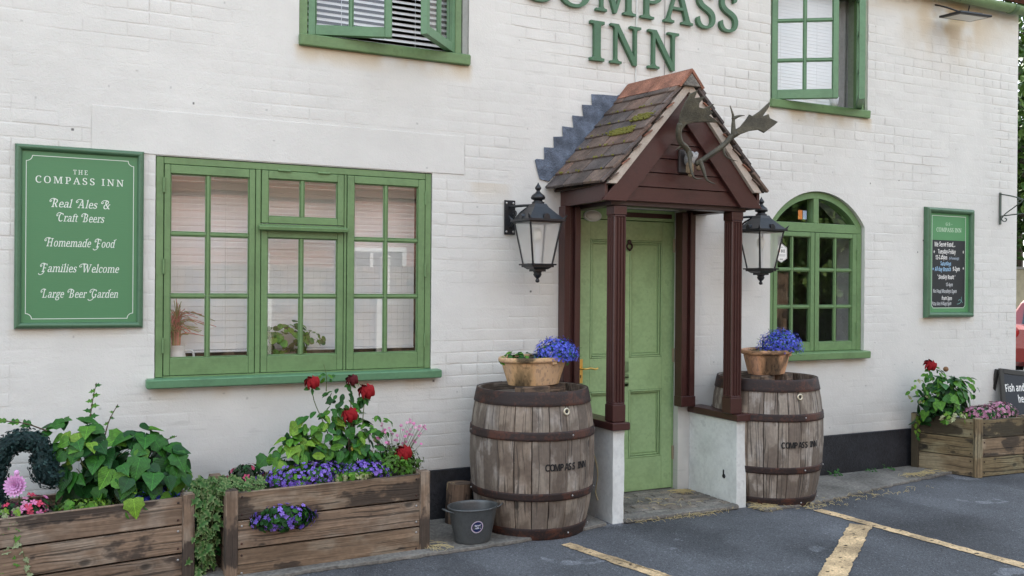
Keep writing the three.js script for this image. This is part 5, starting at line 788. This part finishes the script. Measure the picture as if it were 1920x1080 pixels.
// ---------------------------------------------------------------- roses
function bloom(parent, p, r, mat, seed, tilt = [-.3, -.4, 0]) {
  const R = rng(seed), g = []; const ringN = [5, 6, 7, 8];
  ringN.forEach((n, k) => { for (let i = 0; i < n; i++) { const a = (i + k * .37) / n * 6.283 + R() * .2, w = r * (.62 + .10 * k), P = new THREE.SphereGeometry(w, 6, 5, -.75, 1.5, .5, 1.3); P.scale(.8, 1, .42 + .12 * k); P.translate(0, 0, r * (.06 + .13 * k)); P.rotateX(-.10 + .14 * k + (R() - .5) * .25); P.rotateY(a); g.push(P.translate(0, r * (.10 - .10 * k), 0)); } });
  g.push(new THREE.SphereGeometry(r * .55, 10, 8).scale(1, .8, 1));
  const m = put('bloom', merge(g).rotateX(.9), mat, parent, p, tilt); return m;
}
function roseBush(label, c, flowers, foliage, seed) {
  const R = rng(seed), t = thing('rose_bush', label, 'rose', c);
  for (const [p, r, m] of flowers) { const q = v3(p); stem(t, [[q.x * .35 + .05, -.04, -.02], [q.x * .6 + .03, q.y * .4, q.z * .6], [q.x * .92, q.y * .8, q.z - .01], [q.x, q.y - r * .6, q.z - .01]], .0045); bloom(t, p, r, m, seed + Math.round(p[0] * 100)); const f = q; for (let k = 0; k < 3; k++) leafAt(t, pick(R, LEAF.oval), LM.mid, [f.x + (R() - .5) * .03, f.y - r * .9, f.z - .01], new THREE.Vector3(R() - .5, .5, .8), new THREE.Vector3(k - 1, -.3, .1), .04); }
  for (const [fc, fr, n, s0, s1, mats, geo] of foliage) shell(t, R, n, fc, fr, geo ?? LEAF.oval, mats, s0, s1, { az0: -1.9, az1: 1.9, e0: -.6, k: .5 });
  return t;
}
{
  const g = [...LEAF.ivyBig, ...LEAF.oval, ...LEAF.oval];
  const t = roseBush('red rose bush climbing from the planter beneath the wide window', [1.43, .45, .36], [
    [[-.190, .530, .06], .042, PET.red], [[.045, .532, .04], .036, PET.redDark], [[.125, .468, .06], .048, PET.red], [[.020, .340, .07], .048, PET.red], [[.335, .105, .10], .050, PET.red]], [
    [[.02, .44, .02], [.12, .08, .05], 34, .035, .06, [LM.mid, LM.dark, LM.mid]], [[.01, .35, .02], [.10, .09, .05], 22, .04, .06, [LM.mid, LM.light]], [[-.10, .565, .03], [.03, .05, .03], 7, .03, .045, [LM.light, LM.mid]],
    [[-.02, .19, .0], [.22, .17, .10], 70, .045, .085, [LM.mid, LM.mid, LM.dark, LM.light], g], [[-.12, .27, .0], [.15, .10, .07], 34, .045, .075, [LM.light, LM.mid, LM.lime], g], [[-.28, .12, .03], [.17, .12, .08], 44, .05, .085, [LM.light, LM.mid, LM.lime], g], [[.18, .24, .02], [.13, .08, .06], 26, .03, .05, [LM.mid, LM.light]], [[.10, .09, .04], [.15, .10, .08], 40, .04, .07, [LM.dark, LM.mid, LM.mid]], [[.10, .16, .07], [.07, .10, .03], 8, .03, .04, [LM.yellow, LM.lime]]], 301);
  put('stake', boxUV(place(chamferBox(.035, .34, .03, .004), [.06, .12, -.01]), 'y'), planks[1], t);
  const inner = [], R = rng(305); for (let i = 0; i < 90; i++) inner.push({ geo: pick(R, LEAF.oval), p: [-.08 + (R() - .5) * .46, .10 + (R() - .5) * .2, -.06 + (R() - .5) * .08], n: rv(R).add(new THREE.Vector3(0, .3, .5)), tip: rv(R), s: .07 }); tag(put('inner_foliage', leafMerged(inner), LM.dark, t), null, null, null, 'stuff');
  stem(t, [[-.10, .47, .03], [-.10, .56, .03], [-.115, .62, .03]], .003);
}
lowFlowers('campanula', 'violet campanula carpet along the middle of the rose planter', [1.215, .445, .47], [.27, .085, .12], 311, [PET.violet, PET.violet2], [LM.dark, LM.mid, LM.light], 240, .0105, .03, LEAF.oval, 'flowers', 420);
lowFlowers('campanula', 'violet campanula patch nearer the porch in the rose planter', [1.53, .445, .45], [.15, .07, .10], 313, [PET.violet, PET.violet2], [LM.dark, LM.mid], 140, .0105, .028, LEAF.oval, 'flowers', 240);
lowFlowers('campanula', 'violet campanula tuft growing out between the planter front planks', [1.035, .285, .655], [.165, .075, .055], 315, [PET.violet, PET.violet2], [LM.dark, LM.dark, LM.mid], 110, .0115, .026, LEAF.round, 'flowers', 480, -.85);
lowFlowers('dark_bedding', 'dark leaved plant with small pink red blooms beside variegated ivy', [.90, .47, .36], [.09, .065, .07], 317, [petal([.45, .05, .12])], [LM.dark, leafMat([.05, .07, .04])], 9, .02);
lowFlowers('lime_creeper', 'lime green creeping leaves on the front edge of rose planter', [1.44, .45, .58], [.12, .03, .04], 319, [], [LM.lime, LM.light, LM.cream], 0, .01, .026, LEAF.round, 'plant', 130);
{
  const R = rng(321), t = thing('pink_daisies', 'airy pale pink daisies with feathery leaves beside last rose', 'flowers', [1.74, .45, .40]);
  tag(put('foliage', tinyLeaves(R, 520, dome(R, [.0, .0, 0], [.16, .13, .10], -.2), .028, LEAF.oval), LM.feather, t), null, null, null, 'stuff');
  tag(put('foliage', tinyLeaves(R, 260, dome(R, [-.02, .0, .02], [.15, .10, .10], -.2), .026, LEAF.oval), LM.light, t), null, null, null, 'stuff');
  for (let i = 0; i < 48; i++) { const a = R() * 1.9 - 1.0, L = .12 + R() * .16, p = [.03 + Math.sin(a) * L * .85, .02 + Math.cos(a) * L, -.06 + R() * .13]; stem(t, [[.02 * a, -.02, 0], [p[0] * .6, p[1] * .6, p[2] * .8], p], .0015); const f = florets(R, 2, () => ({ p, n: new THREE.Vector3(R() - .5, .7, .6) }), .009, 7); put('bloom', f, pick(R, [PET.pinkPale, PET.pink, PET.mauve, PET.mauve]), t); }
}
// ---------------------------------------------------------------- planter by the corner
{
  const g = [...LEAF.ivyBig, ...LEAF.oval];
  const t = roseBush('single red rose above leafy bush in the angled corner planter', [6.60, .46, .25], [[[-.205, .445, .02], .050, PET.red]], [
    [[-.02, .16, .0], [.25, .20, .15], 130, .05, .09, [LM.mid, LM.dark, LM.mid, LM.light], g], [[-.15, .33, 0], [.12, .09, .08], 30, .04, .065, [LM.mid, LM.light]], [[.20, .22, .0], [.20, .11, .10], 44, .05, .085, [LM.mid, LM.light, LM.dark]], [[-.30, .22, -.02], [.09, .12, .06], 26, .03, .05, [LM.lime, LM.light, LM.cream]], [[-.06, .02, .16], [.16, .05, .05], 30, .03, .05, [LM.cream, LM.lime, LM.light], LEAF.ivy]], 401);
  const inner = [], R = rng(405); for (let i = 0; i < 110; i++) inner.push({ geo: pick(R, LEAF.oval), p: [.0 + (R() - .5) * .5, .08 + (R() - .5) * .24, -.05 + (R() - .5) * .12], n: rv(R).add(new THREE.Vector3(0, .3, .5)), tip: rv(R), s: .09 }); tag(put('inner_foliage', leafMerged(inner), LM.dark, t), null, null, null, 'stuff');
  put('hip', merge([place(new THREE.SphereGeometry(.022, 10, 8), [-.03, .40, .03])]), M([.20, .10, .04]), t);
  const tr = thing('trailing_ivy', 'thin ivy trailing down the wall end of the corner planter', 'plant', [6.45, .42, .10]); const pts = [[.04, .06, 0], [-.02, .04, .03], [-.035, -.06, .03], [-.03, -.14, .03]]; stem(tr, pts, .0025); const c = new THREE.CatmullRomCurve3(pts.map(v3)); for (let i = 0; i < 14; i++) leafAt(tr, pick(R, LEAF.ivy), pick(R, [LM.light, LM.lime, LM.mid]), c.getPointAt((i + .5) / 14).add(rv(R, .03)).toArray(), new THREE.Vector3(-.4, .4, 1), new THREE.Vector3(R() - .5, -.7, .2), .035);
}
lowFlowers('pink_sedum', 'mauve pink clustered flowers at the front of corner planter', [6.86, .47, .40], [.19, .085, .12], 411, [PET.mauve, petal([.40, .16, .26]), PET.mauve], [LM.dark, LM.mid], 90, .014, .03, LEAF.oval, 'flowers', 420);
lowFlowers('pink_sedum', 'mauve pink clustered flowers in the corner planter beside chalk sign', [7.12, .47, .36], [.15, .095, .13], 413, [PET.mauve, petal([.40, .16, .26]), PET.pinkPale], [LM.dark, LM.mid], 75, .014, .03, LEAF.oval, 'flowers', 340);

// ---------------------------------------------------------------- bucket, stump, board, jug and plants in the window
{
  const t = thing('metal_bucket', 'dark grey oval metal bucket with round badge beside the barrel', 'bucket', [2.165, .022, .565], .1);
  const bm = M([.14, .15, .155], { roughness: .42, metalness: .5, map: rep(T.wear, 3) });
  const g = lathe([[0, .004], [.104, .004], [.108, .0], [.110, .006], [.126, .08], [.140, .15], [.150, .196], [.155, .198], [.158, .203], [.155, .208], [.148, .206], [.144, .19], [.120, .06], [.104, .012], [0, .012]], 48).scale(1, 1, .82); put('bucket_body', merge([g]), bm, t);
  for (const s of [-1, 1]) put('handle', merge([tube([[s * .147, .185, -.035], [s * .185, .20, -.03], [s * .195, .203, 0], [s * .185, .20, .03], [s * .147, .185, .035]], .0045, 24, 6)]), bm, t);
  const badge = canvasTex(256, 256, (q) => { q.fillStyle = '#c9c4d4'; q.beginPath(); q.arc(128, 128, 128, 0, 7); q.fill(); q.fillStyle = '#1d2a55'; q.beginPath(); q.arc(128, 128, 108, 0, 7); q.fill(); q.strokeStyle = '#b08a98'; q.lineWidth = 7; q.beginPath(); q.arc(128, 128, 114, 0, 7); q.stroke(); q.fillStyle = '#e8e8f0'; q.textAlign = 'center'; q.font = 'bold 62px serif'; q.save(); q.translate(128, 118); q.transform(1, -.14, -.2, 1, 0, 0); q.fillText('Beer', 0, 0); q.restore(); q.font = 'bold 52px sans-serif'; q.fillText('HAPPY', 128, 172); });
  const N = 20, P = [], I = [], U = []; P.push(...[0, 0, 0]); U.push(.5, .5); for (let i = 0; i <= N; i++) { const a = i / N * 6.283; P.push(Math.cos(a) * .036, Math.sin(a) * .036, 0); U.push(.5 + Math.cos(a) / 2, .5 + Math.sin(a) / 2); if (i) I.push(0, i, i + 1); }
  for (let i = 0; i < P.length; i += 3) { const y = .105 + P[i + 1], x = P[i] - .028, r = .108 + (y / .2) * .042 + .0018; P[i] = x; P[i + 1] = y; P[i + 2] = .82 * Math.sqrt(Math.max(0, r * r - x * x)); }
  const bg = new THREE.BufferGeometry(); bg.setAttribute('position', new THREE.Float32BufferAttribute(P, 3)); bg.setAttribute('uv', new THREE.Float32BufferAttribute(U, 2)); bg.setIndex(I); bg.computeVertexNormals(); put('badge', bg, M([1, 1, 1], { map: badge, roughness: .5 }), t);
}
{
  const R = rng(431), g = new THREE.CylinderGeometry(.085, .088, .25, 14, 4), p = g.attributes.position; for (let i = 0; i < p.count; i++) { const a = Math.atan2(p.getZ(i), p.getX(i)), k = 1 + .10 * (fbm(a * 2 + 5, p.getY(i) * 4, 432, 3) - .5); p.setX(i, p.getX(i) * k); p.setZ(i, p.getZ(i) * k * .8); } g.computeVertexNormals();
  tag(put('log_stump', boxUV(g, 'y'), planks[1], scene, [2.255, .145, .14], [0, 0, -.03]), 'short upright weathered log between bucket and black plinth', 'log');
  const t = thing('chalk_sign', 'leaning black framed chalk sign advertising fish and chips', 'sign', [7.76, .0, .22], -.10);
  const q = (gg) => gg.rotateZ(-.12).rotateX(-.20);
  const f = [box(-.30, -.255, 0, .80, -.012, .012), box(.255, .30, 0, .80, -.012, .012), box(-.255, .255, .755, .80, -.012, .012), box(-.255, .255, .15, .195, -.012, .012)];
  put('frame', merge(f.map(q)), M([.035, .033, .03], { roughness: .5 }), t);
  const map = canvasTex(512, 580, (c) => { c.fillStyle = '#2b2f36'; c.fillRect(0, 0, 512, 580); const R2 = rng(3); for (let i = 0; i < 200; i++) { c.fillStyle = `rgba(160,165,170,${R2() * .06})`; c.fillRect(R2() * 512, R2() * 580, 60, 2); } c.fillStyle = '#e9e9e4'; c.font = 'bold 92px sans-serif'; c.save(); c.scale(.62, 1); c.fillText('Fish and Chips', 40, 165); c.fillText('here', 250, 265); c.restore(); });
  put('panel', faceUV(q(box(-.256, .256, .194, .756, -.006, .006, .001)), -.2, .33, .19, .77), M([1, 1, 1], { map, roughness: .6 }), t);
  put('frame', merge([box(-.30, -.26, 0, .80, -.012, .012), box(.26, .30, 0, .80, -.012, .012), box(-.26, .26, .76, .80, -.012, .012)].map((gg) => gg.rotateX(.16).translate(.03, .0, -.31).rotateZ(-.06))), M([.035, .033, .03], { roughness: .5 }), t);
}
{ // on the inner sill of the wide window
  const R = rng(441), j = thing('white_jug', 'white china jug on the window sill holding pink tipped grass', 'jug', [.585, 1.01, -.17]);
  put('jug_body', merge([lathe([[0, 0], [.045, 0], [.055, .03], [.058, .07], [.048, .11], [.044, .13], [.052, .15], [.049, .152], [.040, .13], [.042, .02], [0, .01]], 24)]), M([.78, .77, .75], { roughness: .25 }), j);
  put('handle', merge([tube([[.05, .12, 0], [.09, .115, 0], [.095, .07, 0], [.055, .035, 0]], .007, 16, 8)]), M([.78, .77, .75], { roughness: .25 }), j);
  const t = thing('pink_grass', 'tuft of pink and brown grass in the white jug', 'plant', [.585, 1.15, -.17]);
  const b = [[], []]; for (let i = 0; i < 130; i++) { const a = R() * 6.283, s = R(), h = .1 + R() * .2, o = [Math.cos(a) * s * .12, h, Math.sin(a) * s * .07]; b[i % 2].push(tube([[Math.cos(a) * .02, -.02, Math.sin(a) * .02], [o[0] * .4, h * .7, o[2] * .4], [o[0] * (1 + s), h * (1 - .5 * s), o[2] * 1.4]], .002, 6, 4)); }
  tag(put('blade', merge(b[0]), M([.58, .20, .16]), t), null, null, null, 'stuff'); tag(put('blade', merge(b[1]), M([.30, .30, .10]), t), null, null, null, 'stuff');
  const p = thing('window_plant', 'small leafy green plant on the sill behind the middle light', 'plant', [1.22, 1.01, -.18]);
  put('plant_pot', merge([lathe([[0, 0], [.05, 0], [.065, .09], [.07, .092], [.062, .095], [.05, .02], [0, .02]], 24)]), M([.25, .18, .14]), p);
  shell(p, R, 90, [0, .17, .02], [.15, .12, .08], LEAF.round, [LM.light, LM.lime, LM.mid], .03, .05, { e0: -.7, k: .6 }); shell(p, R, 26, [.16, .18, .02], [.07, .05, .05], LEAF.round, [LM.mid, LM.light], .025, .04, { e0: -.7, k: .6 }); stem(p, [[0, .05, 0], [.05, .14, .02], [.18, .17, .02]], .003);
  const cup = thing('white_cup', 'small white cup on the sill of the corner upper window', 'cup', [5.600, 3.0, -.02]); put('cup_body', merge([lathe([[0, 0], [.030, 0], [.034, .03], [.040, .075], [.037, .075], [.028, .006], [0, .006]], 24)]), M([.68, .68, .70], { roughness: .4 }), cup);
}
// blinds
function blind(label, x0, x1, y0, y1, z, gauge, w, tilt, mat = MAT.blind) {
  const t = thing('venetian_blind', label, 'blind'); const s = boxUV(place(chamferBox(x1 - x0, .002, w, .0008), [0, 0, 0], [tilt, 0, 0]));
  for (let y = y0 + gauge / 2; y < y1; y += gauge) put('slat', s, mat, t, [(x0 + x1) / 2, y, z], [0, 0, Math.sin(y * 37) * .002]);
  put('head_rail', merge([box(x0, x1, y1, y1 + .035, z - .02, z + .02)]), mat, t); put('bottom_rail', merge([box(x0, x1, y0 - .018, y0 - .004, z - .012, z + .012)]), mat, t);
  for (const k of [.25, .75]) put('cord', merge([tube([[mix(x0, x1, k), y0, z + .018], [mix(x0, x1, k), y1, z + .018]], .0012, 2, 4)]), mat, t);
}
blind('white slatted blind hanging behind the wide ground floor window', .47, 2.088, 1.125, 2.20, -.265, .044, .0475, 1.50);
blind('white louvred blind behind the two open upper casements', 1.30, 2.28, 3.05, 3.90, -.145, .036, .038, .72);
blind('fine white blind behind the upper window near the corner', 4.94, 5.715, 3.01, 3.92, -.150, .027, .0295, 1.45);
{
  const curtain = (label, x0, x1, y0, y1, z, amp, col) => { const g = new THREE.PlaneGeometry(x1 - x0, y1 - y0, 60, 6).translate((x0 + x1) / 2, (y0 + y1) / 2, z), p = g.attributes.position; for (let i = 0; i < p.count; i++) p.setZ(i, z + amp * Math.sin(p.getX(i) * 75 + .4 * Math.sin(p.getY(i) * 3)) + amp * .5 * Math.sin(p.getX(i) * 31)); g.computeVertexNormals(); tag(put('curtain', boxUV(g), M(col, { roughness: .9, side: THREE.DoubleSide, map: rep(T.wear, 2) }), scene), label, 'curtain'); };
  curtain('pale grey curtain inside the upper window near the corner', 5.60, 6.05, 3.0, 3.95, -.20, .012, [.55, .54, .55]);
  curtain('blue grey curtain at the far side of the arched window', 6.02, 6.34, 1.01, 2.25, -.36, .014, [.30, .36, .46]);
}
// straw, weeds
{
  const R = rng(451), g = []; const heap = (cx, cz, rx, rz, n, y = .008, l = .05) => { for (let i = 0; i < n; i++) { const a = R() * 6.283, L = l * (.4 + R()), x = cx + (R() + R() - 1) * rx, z = cz + (R() + R() - 1) * rz, yy = y + R() * .015; g.push(tube([[x - Math.cos(a) * L, yy, z - Math.sin(a) * L], [x, yy + R() * .018, z], [x + Math.cos(a) * L, yy, z + Math.sin(a) * L]], .0013, 3, 4)); } };
  heap(4.36, .62, .14, .09, 130); heap(4.02, .10, .10, .06, 40, .035); heap(3.7, .60, .5, .05, 70, .006, .025); heap(4.7, .75, .25, .08, 40, .006, .02); heap(6.2, .36, .25, .06, 60, .03); heap(5.3, .66, .7, .1, 60, .006, .02); heap(1.9, .62, .1, .08, 24, .02); heap(3.7, .25, .4, .2, 30, .032, .03);
  for (const [x, y, z] of [[2.2, .27, .14]]) for (let i = 0; i < 3; i++) { const a = R() * 6.28; g.push(tube([[x, y, z], [x + Math.cos(a) * .03, y + (R() - .3) * .04, z + .006], [x + Math.cos(a) * .05, y - R() * .05, z + .010]], .0013, 5, 4)); }
  g.push(tube([[3.156, .42, .30], [3.150, .30, .36], [3.153, .16, .33], [3.152, .12, .36]], .003, 12, 5));
  tag(put('straw', merge(g), M([.55, .44, .22], { roughness: .9 }), scene), 'loose straw scattered round the porch step and barrels', 'straw', null, 'stuff');
  const w = []; for (const [x, z, n, s] of [[5.55, .05, 16, .03], [5.95, .05, 10, .025], [5.20, .06, 8, .02], [6.1, .08, 8, .03]]) for (let i = 0; i < n; i++) w.push({ geo: pick(R, LEAF.oval), p: [x + (R() - .5) * .09, .025 + R() * .03, z + R() * .05], n: new THREE.Vector3(R() - .5, 1, .7), tip: rv(R).add(new THREE.Vector3(0, .4, .3)), s }); tag(put('weeds', leafMerged(w), LM.mid, scene), 'small green weeds sprouting along the black plinth', 'weeds', null, 'stuff');
}
// ---------------------------------------------------------------- what stands beyond the corner and across the yard
function tree(label, x, z, h, r, seed, cols, n = 5200) {
  const R = rng(seed), t = thing('broadleaf_tree', label, 'tree', [x, -.02, z]);
  const tr = [tube([[0, 0, 0], [.1, h * .25, .05], [0, h * .5, -.05], [.1, h * .8, 0]], .16 * h / 7, 16, 10, (u) => 1.1 - .85 * u)], cl = [];
  for (let i = 0; i < 26; i++) { const a = R() * 6.283, y0 = h * (.22 + .45 * R()), d = r * (.45 + .5 * R()), y1 = Math.min(h * .96, y0 + h * (.05 + .28 * R())); const k = Math.sqrt(Math.max(.15, 1 - Math.pow((y1 / h - .5) / .55, 2))); const e = [Math.cos(a) * d * k, y1, Math.sin(a) * d * k]; tr.push(tube([[0, y0, 0], [e[0] * .5, (y0 + y1) / 2 + .1, e[2] * .5], e], .05 * h / 7, 8, 6, (u) => 1 - .8 * u)); cl.push(e, [e[0] * .6, (y0 + y1) / 2, e[2] * .6], [e[0] * .9, y1 * .8, e[2] * .9], [e[0] * .8, y1 * .55 + .2, e[2] * .8]); }
  put('trunk', merge(tr), M([.10, .075, .055], { roughness: .95, map: rep(T.mottle, 2) }), t);
  const im = new THREE.InstancedMesh(LEAF.oval[0], leafMat([1, 1, 1], .55), n), m = new THREE.Matrix4(), c = new THREE.Color(); im.name = 'crown'; im.userData.kind = 'stuff';
  for (let i = 0; i < n; i++) { const e = pick(R, cl), s = r * .30, p = new THREE.Vector3(e[0] + (R() + R() - 1) * s, e[1] + (R() + R() - 1) * s * .8, e[2] + (R() + R() - 1) * s), L = .13 + .13 * R(); m.compose(p, qB(rv(R).add(new THREE.Vector3(0, .5, 0)), rv(R).add(new THREE.Vector3(0, -.4, 0))), new THREE.Vector3(L, L, L)); im.setMatrixAt(i, m); const q = pick(R, cols), b = .7 + .6 * R(); im.setColorAt(i, c.setRGB(q[0] * b, q[1] * b, q[2] * b)); }
  im.castShadow = im.receiveShadow = true; t.add(im);
}
const GR = [[.07, .15, .03], [.10, .20, .04], [.15, .26, .05], [.04, .09, .02]];
const GR2 = [[.12, .25, .05], [.18, .32, .07], [.26, .40, .09], [.05, .11, .02]];
tree('dark leafy tree behind the red car past the corner', 20.5, -8.2, 9.5, 3.4, 501, GR, 9000);
tree('tall tree rising above the pale fence past the corner', 25.5, -12.5, 12, 4.4, 502, GR, 9000);
tree('spreading tree across the yard mirrored in the arched window', 14.6, 10.2, 7, 2.7, 503, GR2, 16000);
tree('second tree across the yard beyond the paling fence', 17.4, 10.4, 8, 3.2, 504, GR2, 14000);
tree('bushy tree standing on the grass across the yard', 20.6, 11.5, 7, 3.2, 505, GR2, 12000);
{
  const R = rng(509), t = thing('tall_hedge', 'dense dark hedge closing the far side of the yard', 'hedge', [19.5, 0, 13.6]), n = 16000;
  put('core', boxUV(chamferBox(15, 6.4, 1.2, .4).translate(0, 3.2, .6)), M([.02, .045, .012], { roughness: 1, map: rep(T.mottle, 1) }), t);
  const im = new THREE.InstancedMesh(LEAF.oval[1], leafMat([1, 1, 1], .55), n), m = new THREE.Matrix4(), c = new THREE.Color(); im.name = 'foliage'; im.userData.kind = 'stuff';
  for (let i = 0; i < n; i++) { const x = (R() - .5) * 15.4, y = R() * 6.8, q = fbm(x * .9 + 20, y * .9, 510, 3), z = -.1 - .9 * q + R() * .25, L = .14 + .14 * R(), b = (.35 + 1.3 * q) * (.7 + .6 * R()), g = pick(R, GR); m.compose(new THREE.Vector3(x, y, z), qB(rv(R).add(new THREE.Vector3(0, .3, -.6)), rv(R).add(new THREE.Vector3(0, -.4, 0))), new THREE.Vector3(L, L, L)); im.setMatrixAt(i, m); im.setColorAt(i, c.setRGB(g[0] * b, g[1] * b, g[2] * b)); }
  t.add(im);
}
{ // pale fence and red car glimpsed past the corner
  const f = thing('boundary_wall', 'pale rendered boundary wall behind the red car', 'wall', [0, 0, 0]);
  put('wall_face', merge([box(17, 34, -.02, 2.05, -9.75, -9.5)]), M([.72, .63, .45], { roughness: .85, map: wear2 }), f); put('coping', merge([box(16.95, 34, 2.051, 2.11, -9.80, -9.45)]), M([.45, .42, .38], { roughness: .9 }), f);
  const car = thing('parked_car', 'red hatchback car parked past the corner of the inn', 'car', [16.35, 0, -4.6], .35);
  const red = M([.22, .012, .006], { phys: true, roughness: .35, clearcoat: 1, clearcoatRoughness: .08 }), gl = M([.03, .04, .05], { roughness: .08 }), tyre = M([.02, .02, .02], { roughness: .9 });
  // side outline in x (length) and y; the body is wider below than at the roof
  const prof = (pts, hw, top) => { const g = prism(pts, 2 * hw, .05).translate(0, 0, -hw), p = g.attributes.position; for (let i = 0; i < p.count; i++) { const y = p.getY(i); if (y > top) p.setZ(i, p.getZ(i) * (1 - .34 * (y - top) / .6)); } g.computeVertexNormals(); return g; };
  put('body', merge([prof([[-1.95, .32], [-1.98, .55], [-1.88, .86], [-1.70, .95], [-1.52, 1.30], [-1.25, 1.46], [-.2, 1.49], [.25, 1.42], [.95, .98], [1.70, .84], [1.93, .68], [1.97, .40], [1.85, .26], [-1.8, .24]], .86, .9)]), red, car);
  for (const s of [-1, 1]) { const w = prism([[-1.38, .97], [-1.22, 1.32], [-.35, 1.38], [-.35, .95]], .012, .002), w2 = prism([[-.28, .95], [-.28, 1.38], [.20, 1.33], [.80, .98]], .012, .002); for (const g of [w, w2]) put('window', merge([g.rotateX(s * -.36 * -1 * 0).rotateX(-s * .40).translate(0, s > 0 ? .09 : .09, 0).translate(0, 0, 0)].map((q) => { const p = q.attributes.position; for (let i = 0; i < p.count; i++) { const y = clamp(p.getY(i), .9, 1.5); p.setZ(i, s * (.865 * (1 - .34 * (y - .9) / .6) + .004) + (p.getZ(i) > 0 ? .002 : 0)); } return q; })), gl, car); }
  put('windscreen', merge([place(chamferBox(.80, .01, 1.20, .004), [.62, 1.215, 0], [0, 0, -.545])]), gl, car); put('windscreen', merge([place(chamferBox(.42, .01, 1.15, .004), [-1.63, 1.14, 0], [0, 0, 1.10])]), gl, car);
  for (const x of [-1.22, 1.22]) for (const s of [-1, 1]) { const w = put('wheel', merge([place(new THREE.TorusGeometry(.235, .085, 12, 28), [x, .32, s * .80]), place(new THREE.CylinderGeometry(.24, .24, .10, 24), [x, .32, s * .80], [Math.PI / 2, 0, 0])]), tyre, car); put('rim', merge([place(new THREE.CylinderGeometry(.18, .18, .03, 20), [x, .32, s * .875], [Math.PI / 2, 0, 0])]), MAT.steel, w); }
  for (const s of [-1, 1]) { put('headlight', merge([place(new THREE.SphereGeometry(.11, 14, 10), [1.83, .70, s * .62], [0, 0, 0], [.7, .7, 1.2])]), M([.7, .72, .75], { roughness: .1 }), car); put('tail_light', merge([place(new THREE.SphereGeometry(.09, 12, 8), [-1.90, .80, s * .66], [0, 0, 0], [.5, 1.3, 1])]), M([.35, .01, .01], { roughness: .2 }), car); put('mirror', merge([place(chamferBox(.12, .10, .16, .03), [.62, 1.02, s * .96])]), red, car); }
  const lav = thing('lavender_bush', 'small lavender clump at the corner behind the chalk sign', 'plant', [8.55, 0, .0]), RL = rng(601); tag(put('foliage', tinyLeaves(RL, 400, dome(RL, [0, .1, 0], [.3, .5, .3], 0), .06, LEAF.oval), LM.sage, lav), null, null, null, 'stuff'); tag(put('blossom', florets(RL, 220, dome(RL, [0, .12, 0], [.34, .66, .34], .2), .025, 4), PET.violet2, lav), null, null, null, 'stuff');
}
{ // across the yard: lawn strip, paling fence, brick house; the windows mirror them
  tag(put('lawn', boxUV(new THREE.PlaneGeometry(60, 14).rotateX(-Math.PI / 2)), M([.13, .22, .04], { roughness: 1, map: rep(T.mottle, 1) }), scene, [8, .004, 14.42]), null, null, null, 'structure');
  const f = thing('paling_fence', 'weathered close boarded fence facing the inn across the yard', 'fence', [0, 0, 8.6]), R = rng(611), g = [];
  for (let x = -5; x < 13.1; x += .104) g.push(box(x, x + .10, .02, 1.78 + (R() - .5) * .02, -.012 + (R() - .5) * .006, .008, .003));
  tag(put('paling', merge(g, 'y'), M([.80, .74, .68], { roughness: .9, map: rep(T.plank, 1, 1 / 1.3) }), f), null, null, null, 'stuff');
  for (let x = -4.6; x < 12.4; x += 1.83) put('post', merge([box(x, x + .10, 0, 1.93, -.11, -.02), place(new THREE.ConeGeometry(.085, .07, 4).rotateY(.785), [x + .05, 1.96, -.065])]), M([.62, .60, .56], { roughness: .9 }), f);
  const h = thing('brick_house', 'red brick house behind the paling fence across the yard', 'house');
  const bt = tex(512, 512, (u, v) => { const r = Math.floor(v * 16), x = u * 5 + (r % 2) * .5, fx = x - Math.floor(x), fy = v * 16 - r, mort = fx < .045 || fy < .14; const k = hash(Math.floor(x) % 5, r, 3); return mort ? [.80, .76, .73] : [mix(.56, .70, k), mix(.38, .48, k), mix(.32, .41, k)]; });
  put('wall', boxUV(box(-6, 10.5, 0, 3.9, 10.2, 17)), M([1, 1, 1], { map: rep(bt, 1 / 1.125, 1 / 1.2), roughness: .85 }), h);
  put('string_course', merge([box(-6.05, 10.55, 3.05, 3.20, 10.13, 10.198)]), M([.20, .10, .07]), h); put('fascia', merge([box(-6.2, 10.7, 3.9, 4.1, 9.8, 10.0)]), MAT.white, h);
  put('roof', merge([prism([[9.7, 3.95], [17.5, 3.95], [13.6, 6.0]], 17).rotateY(-Math.PI / 2).translate(10.8, 0, 0)]), M([.25, .13, .09], { roughness: .9 }), h);
  for (const [x0, x1, y0, y1] of [[4.3, 5.5, 1.0, 2.15], [.2, 1.4, 1.0, 2.15], [-3, -1.8, 1, 2.15]]) { const w = put('window', merge([box(x0, x0 + .08, y0, y1, 10.14, 10.197), box(x1 - .08, x1, y0, y1, 10.14, 10.197), box(x0 + .08, x1 - .08, y0, y0 + .08, 10.14, 10.197), box(x0 + .08, x1 - .08, y1 - .08, y1, 10.14, 10.197), box((x0 + x1) / 2 - .03, (x0 + x1) / 2 + .03, y0 + .08, y1 - .08, 10.15, 10.197)]), M([.8, .8, .8], { roughness: .4 }), h); put('pane', merge([box(x0 + .08, x1 - .08, y0 + .08, y1 - .08, 10.185, 10.196, .001)]), M([.02, .025, .03], { roughness: .08 }), w); }
}
shadow(scene);
renderer.render(scene, camera);
